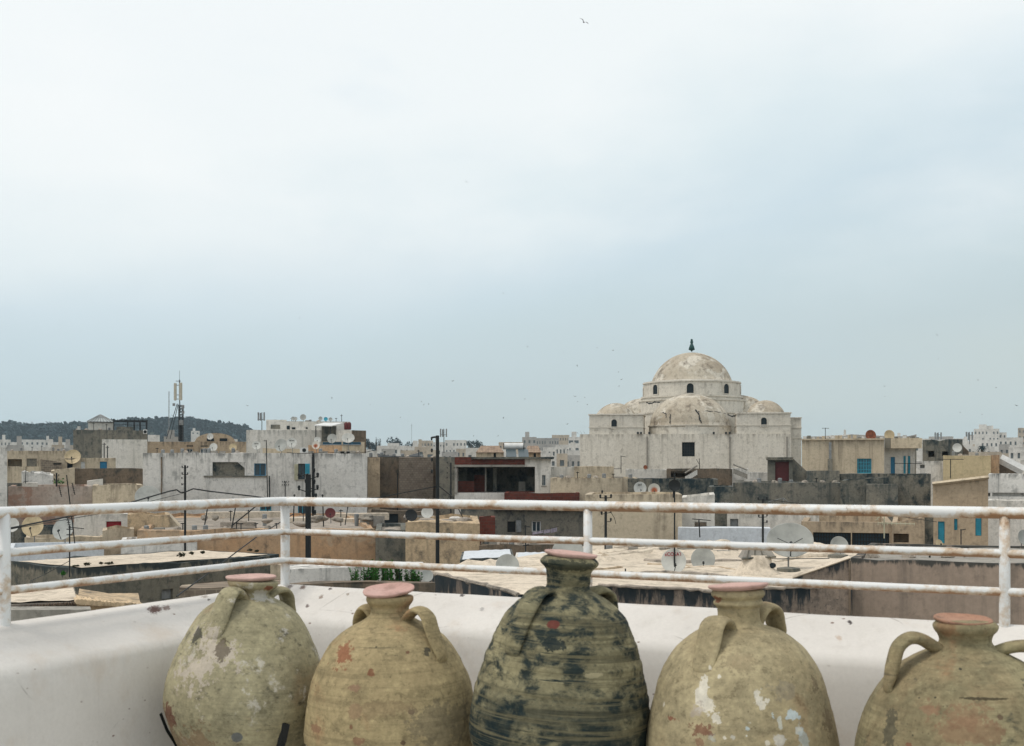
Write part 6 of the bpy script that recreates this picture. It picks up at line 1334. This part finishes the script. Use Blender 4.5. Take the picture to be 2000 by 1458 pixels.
# cables
def wire(label, pts, r=.022, sag=0):
    q = []
    P = [W(*p) for p in pts]
    for i in range(len(P)-1):
        for k in range(8): t = k/8; v = P[i].lerp(P[i+1], t); v.z -= sag*4*t*(1-t); q.append(v)
    q.append(P[-1]); c = q[0].copy(); bm = bmesh.new(); tube(bm, [v-c for v in q], r, 5); o_ = mk('cable', bm, M['black']); o_.location = c; tag(o_, label, 'cable', 'overhead cables')
wire('thick cable drooping from the dark left pole to the far left', [(361, 962, 61.5), (352, 962, 61), (345, 957, 61), (330, 960, 60), (258, 981, 56), (160, 1004, 52), (20, 1032, 46)], .035)
wire('thick cable running right from the dark left pole', [(361, 962, 61.5), (372, 957, 62), (378, 955, 62), (410, 960, 62), (490, 969, 60), (600, 985, 52.5)], .035)
wire('thin cable under the thick drooping one, left', [(361, 963, 61.6), (300, 978, 57), (200, 1003, 52), (20, 1034, 46)], .014)
wire('long slanting cable behind the left railing', [(572, 1005, 52), (500, 1050, 47), (400, 1125, 40), (345, 1165, 36)], .022)
wire('cable rising to the black pole across the brown building', [(620, 980, 52), (740, 972, 57), (855, 950, 60)], .022)
wire('cable from the black pole down towards the brick house', [(855, 948, 60), (885, 972, 64), (905, 1014, 68)], .03)
wire('thin cable along the roof of the big white building', [(560, 884, 95), (640, 883, 95), (700, 884, 95), (735, 877, 98)], .02, .1)
wire('short cable hanging from the forked dark pole', [(1193, 1001, 50), (1200, 1012, 50), (1203, 1024, 50)], .012)
wire('loose cable lying across the sandy roof', [(1450, 1090, 44.5), (1520, 1092, 44), (1620, 1091, 44)], .015)
wire('long faint cable over the sunken roof house', [(1498, 976, 55), (1570, 985, 55), (1700, 1000, 52), (1830, 1020, 50)], .012)
wire('thin cable from the leaning aerial to the bluish house', [(136, 1096, 47), (88, 1122, 46), (60, 1135, 44)], .012)

# ------------------------------------------------------------------ plants, laundry, solar heater and clutter
def stemplant(px, yb, ht, d, n, seed, label, spread=6):
    rr = random.Random(seed); s = d/F; f = W(px, yb, d); e = empty('shrub', f, label, 'shrub', 'green shrubs behind the parapet'); sb = bmesh.new(); lb = bmesh.new()
    for i in range(n):
        a = Vector((rr.uniform(-spread, spread)*s, rr.uniform(-.25, .25), 0)); h_ = ht*s*rr.uniform(.65, 1.05); lean = Vector((rr.uniform(-.16, .16), rr.uniform(-.1, .1), 1)).normalized()
        bend = Vector((rr.uniform(-.1, .1), 0, 0)); pts = [a+lean*h_*t+bend*t*t for t in (0, .33, .66, 1)]; tube(sb, pts, [.012, .01, .007, .003], 4)
        for k in range(int(h_/.02)):
            t = k*.02/h_; c = pts[0].lerp(pts[-1], t)+bend*(t*t-t); an = k*2.4+rr.random(); L = .14*rr.uniform(.6, 1.2)*(1.05-t*.55); dr = Vector((math.cos(an), math.sin(an), rr.uniform(.3, 1.0))).normalized(); sd_ = dr.cross(Vector((rr.random(), rr.random(), 1))).normalized()*L*.33
            q = [c, c+dr*L*.5+sd_, c+dr*L, c+dr*L*.5-sd_]; lb.faces.new([lb.verts.new(v) for v in q])
    mk('stems', sb, M['bark'], e); mk('leaves', lb, M['leaf'], e)
for i, (px, ht, n_, lb) in enumerate(((696, 36, 3, 'lone left shrub of the row of green plants behind the second jar'), (716, 30, 3, 'second shrub from the left of the green row'), (729, 43, 6, 'tall shrub left of the middle of the green row'), (755, 44, 8, 'thick middle shrub of the green row with forked tops'), (779, 36, 5, 'shrub beside the thin rod in the green row'), (800, 26, 6, 'low shrub at the right end of the green row'), (813, 22, 4, 'smallest shrub at the very right of the green row'))):
    stemplant(px, 1145, ht+9, 38, n_+4, 40+i, lb, 9)
pole('thin rod among the green plants', 780, 1108, 37.8, 1.6, mat='black', cat='rod', name='iron_rod', zb=EZ-4.5)
def weed(px, py, d, w_, h_, seed, label, mat='weed'):
    rr = random.Random(seed); f = W(px, py, d); s = d/F; bm = bmesh.new(); clump(bm, (0, 0, h_*s*.4), (w_*s/2, w_*s/3, h_*s/2), 90, rr, .035+.02*w_*s); o_ = mk('plant_tuft', bm, M[mat]); o_.location = f; tag(o_, label, 'plant', 'dry plants on the dark hall roof')
for i, (x, y, w_, h_, lb) in enumerate(((354, 1088, 18, 10, 'biggest green weed tuft on the dark hall roof'), (374, 1083, 9, 5, 'small weed tuft right of the biggest one on the dark hall roof'), (396, 1081, 9, 5, 'weed tuft nearest the hump of the dark hall roof'), (170, 1104, 13, 6, 'rounded dry weed tuft at the left of the dark hall roof'), (197, 1102, 8, 4, 'small dry weed second from the left on the dark hall roof'), (214, 1102, 17, 4, 'flat long dry weed on the dark hall roof'), (148, 1107, 14, 3, 'low dry weed at the left end of the dark hall roof'), (488, 1076, 10, 4, 'dark weed on the right end of the dark hall roof'), (502, 1078, 9, 4, 'last weed tuft at the right end of the dark hall roof'))):
    weed(x, y, 50+5*(x-150)/400, w_, h_, i, lb)
weed(115, 945, 100, 30, 11, 31, 'dark green bush on the ruined wall at the left', 'leaf')
weed(124, 1123, 48, 9, 8, 33, 'small green weed at the foot of the upright aerial', 'leaf')
fr = Frame(975, 1040, 93); e = fr.root('solar_heater', 'solar water heater with a white tank over two dark panels', 'solar heater'); p, q = fr.at(984, 872, 1.4), fr.at(1023, 872, 1.4); r_ = 6.2*94/F; bm = bmesh.new()
tube(bm, [(p.x, 1.4, p.z), (p.x+.04, 1.4, p.z), (q.x-.04, 1.4, p.z), (q.x, 1.4, p.z)], [r_*.93, r_, r_, r_*.93], 20); mk('tank', bm, M['whitep'], e, False)
for x in (p.x, q.x-.0):
    bm = bmesh.new(); tube(bm, [(x-.03, 1.4, p.z), (x+.03, 1.4, p.z)], r_*1.02, 20); mk('tank_end', bm, M['black'], e)
a, b_ = fr.at(986, 878, 1.1), fr.at(1032, 894, -.4)
for k in (0, 1):
    x0 = a.x+(b_.x-a.x)*(.52*k); x1 = x0+(b_.x-a.x)*.47; sh = .1; bm = bmesh.new(); vv = [bm.verts.new(v) for v in ((x0+.08, 1.1, a.z), (x1-.0, 1.1, a.z), (x1+.06, -.4, b_.z+.05), (x0+.12, -.4, b_.z+.05))]; v2 = [bm.verts.new(v.co-Vector((0, -.05, .09))) for v in vv]; bm.faces.new(vv); bm.faces.new(v2[::-1])
    for i in range(4): bm.faces.new((vv[i], v2[i], v2[(i+1) % 4], vv[(i+1) % 4]))
    mk('collector', bm, M['panel'], e)
bm = bmesh.new()
for x in (p.x+.2, q.x-.2): tube(bm, [(x, 1.5, b_.z-.1), (x, 1.5, p.z-r_)], .03, 5)
mk('stand', bm, M['metal2'], e)
# laundry
a, b_ = W(1030, 1040, 72), W(1092, 1028, 72); e = empty('washing_line', a, 'washing line with pale lilac laundry before the white framed window', 'laundry'); bm = bmesh.new(); tube(bm, [(0, 0, 0), (b_-a)*.5-Vector((0, 0, .12)), b_-a], .012, 5); mk('line', bm, M['black'], e)
for i, (x0, x1, h_) in enumerate(((1040, 1061, 5), (1062, 1075, 7), (1076, 1088, 8))):
    t0, t1 = (x0-1030)/62, (x1-1030)/62; bm = bmesh.new(); c0, c1 = (b_-a)*t0, (b_-a)*t1; n_ = 8; r0 = []
    for k in range(n_+1):
        v = c0.lerp(c1, k/n_)-Vector((0, 0, .06)); y = .05*math.sin(k*1.9+i); r0.append((bm.verts.new(v+Vector((0, y*.3, 0))), bm.verts.new(v+Vector((0, y, -h_*72/F)))))
    for u_, v_ in zip(r0, r0[1:]): bm.faces.new((u_[0], v_[0], v_[1], u_[1]))
    bmesh.ops.solidify(bm, geom=bm.faces[:], thickness=.01); mk('garment', bm, M['cloth'], e)
# conical vent hood on the sandy roof
p = g2(1478, 1121); s = p.y/F; e = empty('roof_vent', p, 'squat plastered roof cone under a tarpaulin cover, left of the very large dish', 'roof vent')
bm = bmesh.new(); lathe(bm, [(52*s, -.05), (44*s, .05), (34*s, .22), (27*s, .5), (24*s, .62)], 26)
for v_ in bm.verts: v_.co += Vector((v_.co.x, v_.co.y, 0)).normalized()*.08*noise.noise(v_.co*2.5)
mk('plaster_cone', bm, M['roof'], e, True); bm = bmesh.new(); z0, z1 = .52, 50*s
c8 = [(-33*s, -20*s, z0-.02), (33*s, -20*s, z0+.05), (33*s, 20*s, z0), (-33*s, 20*s, z0), (-24*s, -12*s, z1), (23*s, -12*s, z1+.02), (23*s, 12*s, z1), (-24*s, 12*s, z1)]
vv = [bm.verts.new(v) for v in c8]
for f in ((0, 1, 5, 4), (1, 2, 6, 5), (2, 3, 7, 6), (3, 0, 4, 7), (4, 5, 6, 7), (3, 2, 1, 0)): bm.faces.new([vv[i] for i in f])
bmesh.ops.subdivide_edges(bm, edges=bm.edges[:], cuts=3, use_grid_fill=True)
for v_ in bm.verts: v_.co += Vector((0, 0, .04*noise.noise(v_.co*5)))
cv = mk('tarpaulin_cover', bm, M['concrete'], e)
bm = bmesh.new()
for t in (.15, .38, .62): xa = -33*s+66*s*t; xb = -24*s+47*s*t; tube(bm, [(xa, -20*s-.02, z0+.02), (xb, -12*s-.02, z1)], .02, 4)
tube(bm, [(-33*s, -20*s-.02, z0), (33*s, -20*s-.02, z0+.06)], .035, 5); mk('battens', bm, M['dark'], cv)
for x, y, w_ in ((-7, -23, 9), (8, -23, 5), (26, -22, 7)):
    bm = bmesh.new(); bmesh.ops.create_icosphere(bm, subdivisions=2, radius=w_*s, matrix=Matrix.Translation((x*s, y*s*1.05, .30)) @ Matrix.Diagonal((1, .25, .8, 1))); mk('vent_opening', bm, M['teal'] if x == -7 else M['void'], e)
p = W(1414, 1082, 48); bm = bmesh.new(); bx(bm, -.24, -.15, -.12, .24, .15, .12); o_ = mk('concrete_block', bm, M['concrete']); o_.location = p; tag(o_, 'small concrete block with a rod on the sandy roof, above the plain grey dish', 'block')
p = W(1368, 1027, 63); bm = bmesh.new(); 
for i in range(5): bx(bm, -.28, -.15, -.14+.06*i, .28, .15, -.1+.06*i)
o_ = mk('crate', bm, M['brown']); o_.location = p; tag(o_, 'brown slatted crate in the white courtyard niche', 'crate')
# dropped roof clutter on the mosque's neighbours and the ochre roof
rr = random.Random(77)
cl = [('rubble lump left of the brown dish on the ochre roof', 620, 1014, 70), ('rubble lump right of the brown dish on the ochre roof', 661, 1016, 72), ('grey stone lump near the leaning rods', 522, 1018, 72), ('rubble lump beside the grey cement end', 716, 1012, 76), ('stone lump left on the ochre roof', 470, 1020, 71), ('rubble lump at the edge by the thick pole', 588, 1024, 69), ('stone lump at the sandy house corner', 906, 1018, 66), ('stone lump left on the sandy house roof', 832, 1019, 65), ('white plaster lump under the brick house cable', 890, 1014, 68)]
for lb, x, y, d in cl:
    f = W(x, y, d); bm = bmesh.new(); bmesh.ops.create_icosphere(bm, subdivisions=3, radius=rr.uniform(.18, .4))
    for v_ in bm.verts: v_.co *= 1+.5*noise.noise(v_.co*3+f); v_.co.z *= .6; v_.co.x *= 1.5
    o_ = mk('stone_lump', bm, M['roofgrey'] if 'white' not in lb else M['white2']); o_.location = f; tag(o_, lb, 'stone', 'loose stones on the roofs')
# roofline balustrade stones behind the beige house
for i in range(26):
    px = 1572+i*8.8+rr.uniform(-2, 2)
    if 1688 < px < 1712 or 1726 < px < 1748: continue
    f = W(px, 859, 117); bm = bmesh.new(); h_ = rr.uniform(.2, .42); bx(bm, -rr.uniform(.08, .2), -.1, -.8, rr.uniform(.08, .2), .1, h_); o_ = mk('parapet_stub', bm, M[rr.choice(['grey', 'white2', 'cream'])]); o_.location = f
    tag(o_, 'small upright stub in the row along the beige house roof', 'stub', 'row of roof stubs')
o_ = B('skyline_wall', 'grey cluttered roof wall behind the row of stubs', 'wall', 1570, 1790, 853.5, 135, mat='fargrey', dep=3, par=0, jit=.25)

# odds and ends standing along the roof edges
rr = random.Random(9)
def odds(x0, x1, y, d, n_, where, grp, hmax=.5):
    for i in range(n_):
        px = x0+(x1-x0)*(i+rr.uniform(.1, .9))/n_; f = W(px, y, d); bm = bmesh.new(); k = rr.randint(0, 3); h_ = rr.uniform(.15, hmax)
        if k == 0: lathe(bm, [(.12, -.5), (.15, 0), (.15, h_), (.10, h_+.05)], 10)
        elif k == 1: bx(bm, -rr.uniform(.15, .5), -.15, -.5, rr.uniform(.15, .4), .15, h_*.6)
        elif k == 2: tube(bm, [(0, 0, -.5), (0, 0, h_*2)], .03, 5); bx(bm, -.12, -.02, h_*1.6, .12, .02, h_*1.6+.05)
        else:
            bmesh.ops.create_icosphere(bm, subdivisions=2, radius=.22)
            for v_ in bm.verts: v_.co *= 1+.5*noise.noise(v_.co*5+f); v_.co.z *= .8
        kn, lb, mt = (('flue_pipe', 'short flue pipe', 'metal2'), ('roof_block', 'masonry block', 'concrete'), ('iron_stub', 'iron stub', 'black'), ('stone_lump', 'stone lump', 'roofgrey'))[k]
        o_ = mk(kn, bm, M[mt]); o_.location = f; tag(o_, lb+', one of several '+where, kn.replace('_', ' '), kn.replace('_', ' ')+'s '+grp)
odds(300, 475, 885, 97.5, 12, 'along the left of the big white roof', 'left white roof', .35); odds(605, 712, 885, 98, 8, 'along the right of the big white roof', 'right white roof', .35)
odds(720, 850, 893.5, 103, 9, 'on the brown blank building', 'brown roof', .4); odds(525, 680, 824, 133, 10, 'on top of the stepped white house', 'stepped roof', .5)
odds(150, 222, 840, 137, 6, 'on the dark concrete roof', 'concrete roof', .5); odds(1084, 1240, 934, 90, 9, 'along the mossy tan roof edge', 'mossy roof', .3)
odds(1440, 1640, 943, 86, 10, 'along the mottled grey roof', 'grey roof', .35); odds(1850, 1930, 890.5, 106, 5, 'on the yellow house', 'yellow roof', .35)
odds(280, 560, 1034, 69, 12, 'along the front edge of the ochre roof', 'ochre front', .2); odds(380, 900, 1012, 76, 16, 'across the ochre roof', 'ochre middle', .3)
odds(1700, 2000, 1087, 38, 7, 'on top of the big smooth tan wall', 'tan wall top', .12); odds(940, 1090, 1062, 64, 9, 'on the low shed roof', 'shed roof', .2)
odds(1180, 1480, 1075, 50, 8, 'at the back of the bright sandy roof', 'sandy roof', .2); odds(20, 140, 881, 152, 7, 'on the long tan house', 'long tan roof', .5)
# ------------------------------------------------------------------ birds
def bird(px, py, d, span, bank, label, heading=0, group='small birds over the town', flap=.3):
    e_ = W(px, py, d); bm = bmesh.new(); L = span*.42
    tube(bm, [(0, -L*.5, 0), (0, -L*.3, .005), (0, 0, 0), (0, L*.3, 0), (0, L*.55, 0)], [L*.03, L*.1, L*.13, L*.08, L*.03], 8)
    t = [bm.verts.new(v) for v in ((0, L*.3, 0), (L*.16, L*.75, 0), (-L*.16, L*.75, 0))]; bm.faces.new(t)
    for sg in (-1, 1):
        pts = [(0, -L*.18, 0), (sg*span*.22, -L*.28, span*flap*.5), (sg*span*.5, L*.12, span*flap*.35), (sg*span*.2, L*.14, span*flap*.42), (0, L*.14, 0)]
        up = [bm.verts.new(v) for v in pts]; dn = [bm.verts.new((v[0], v[1], v[2]-.006)) for v in pts]; bm.faces.new(up); bm.faces.new(dn[::-1])
        for i in range(5): bm.faces.new((up[i], dn[i], dn[(i+1) % 5], up[(i+1) % 5]))
    o_ = mk('bird', bm, M['bird']); o_.location = e_; o_.rotation_euler = (R(25), R(bank), R(heading)); return tag(o_, label, 'bird', group)
bird(1140, 44, 45, .40, 24, 'largest bird, wings spread, high in the sky near the top', 25, group=None, flap=.35)
bird(911, 356, 60, .16, 20, 'lone small bird high above the middle of the skyline', 30, group=None)
bird(983, 573, 70, .14, -20, 'lone tiny bird below the middle of the sky', 60, group=None)
bird(585, 622, 70, .14, 10, 'lone tiny bird in the left half of the sky', 80, group=None)
rr = random.Random(3)
for px, py in ((1030, 678), (1100, 688), (1127, 715), (1166, 680), (1197, 685), (1208, 727), (1209, 755), (1214, 742), (1123, 775), (1128, 785), (1142, 777), (1147, 791), (1108, 829), (1025, 780), (983, 817), (925, 852), (973, 852), (884, 745)):
    bird(px, py, rr.uniform(60, 95), rr.uniform(.13, .22), rr.uniform(-50, 50), 'tiny dark bird, one of the scattered flock left of the mosque dome', rr.uniform(0, 180), 'flock left of the dome', .4)
for px, py in ((1830, 655), (1833, 702), (1728, 755), (1728, 775), (1910, 743), (1985, 793), (1918, 810), (1945, 758), (1875, 806)):
    bird(px, py, rr.uniform(60, 95), rr.uniform(.12, .2), rr.uniform(-50, 50), 'tiny dark bird, one of the few above the right-hand roofs', rr.uniform(0, 180), 'birds above the right-hand roofs', .4)
for px, py in ((648, 778), (723, 791), (483, 793), (823, 785), (828, 791), (837, 790), (782, 816)):
    bird(px, py, rr.uniform(60, 95), rr.uniform(.12, .2), rr.uniform(-50, 50), 'tiny dark bird, one of the few low above the left-hand roofs', rr.uniform(0, 180), 'birds above the left-hand roofs', .4)
for px, py, lb in ((1128, 846, 'left perched bird at the mosque wall corner'), (1141, 845.5, 'right perched bird at the mosque wall corner'), (1135, 846, 'middle perched bird at the mosque wall corner')):
    bird(px, py, 149.5, .45, 60, lb, 10, 'birds perched on the mosque wall', .1)

# ------------------------------------------------------------------ the air between here and the hill
bm = bmesh.new(); bx(bm, -2500, -40, -4, 2500, 3000, 105)
hz_ = bpy.data.materials.new('haze'); hz_.use_nodes = True; t = hz_.node_tree; t.nodes.clear(); pv_ = t.nodes.new('ShaderNodeVolumePrincipled'); ou = t.nodes.new('ShaderNodeOutputMaterial')
pv_.inputs['Color'].default_value = (.72, .90, 1, 1); pv_.inputs['Density'].default_value = .00016; pv_.inputs['Anisotropy'].default_value = 0
t.links.new(pv_.outputs[0], ou.inputs['Volume'])
tag(mk('haze', bm, hz_), 'thin pale haze that fades the far town and the hill', 'haze', kind='stuff')
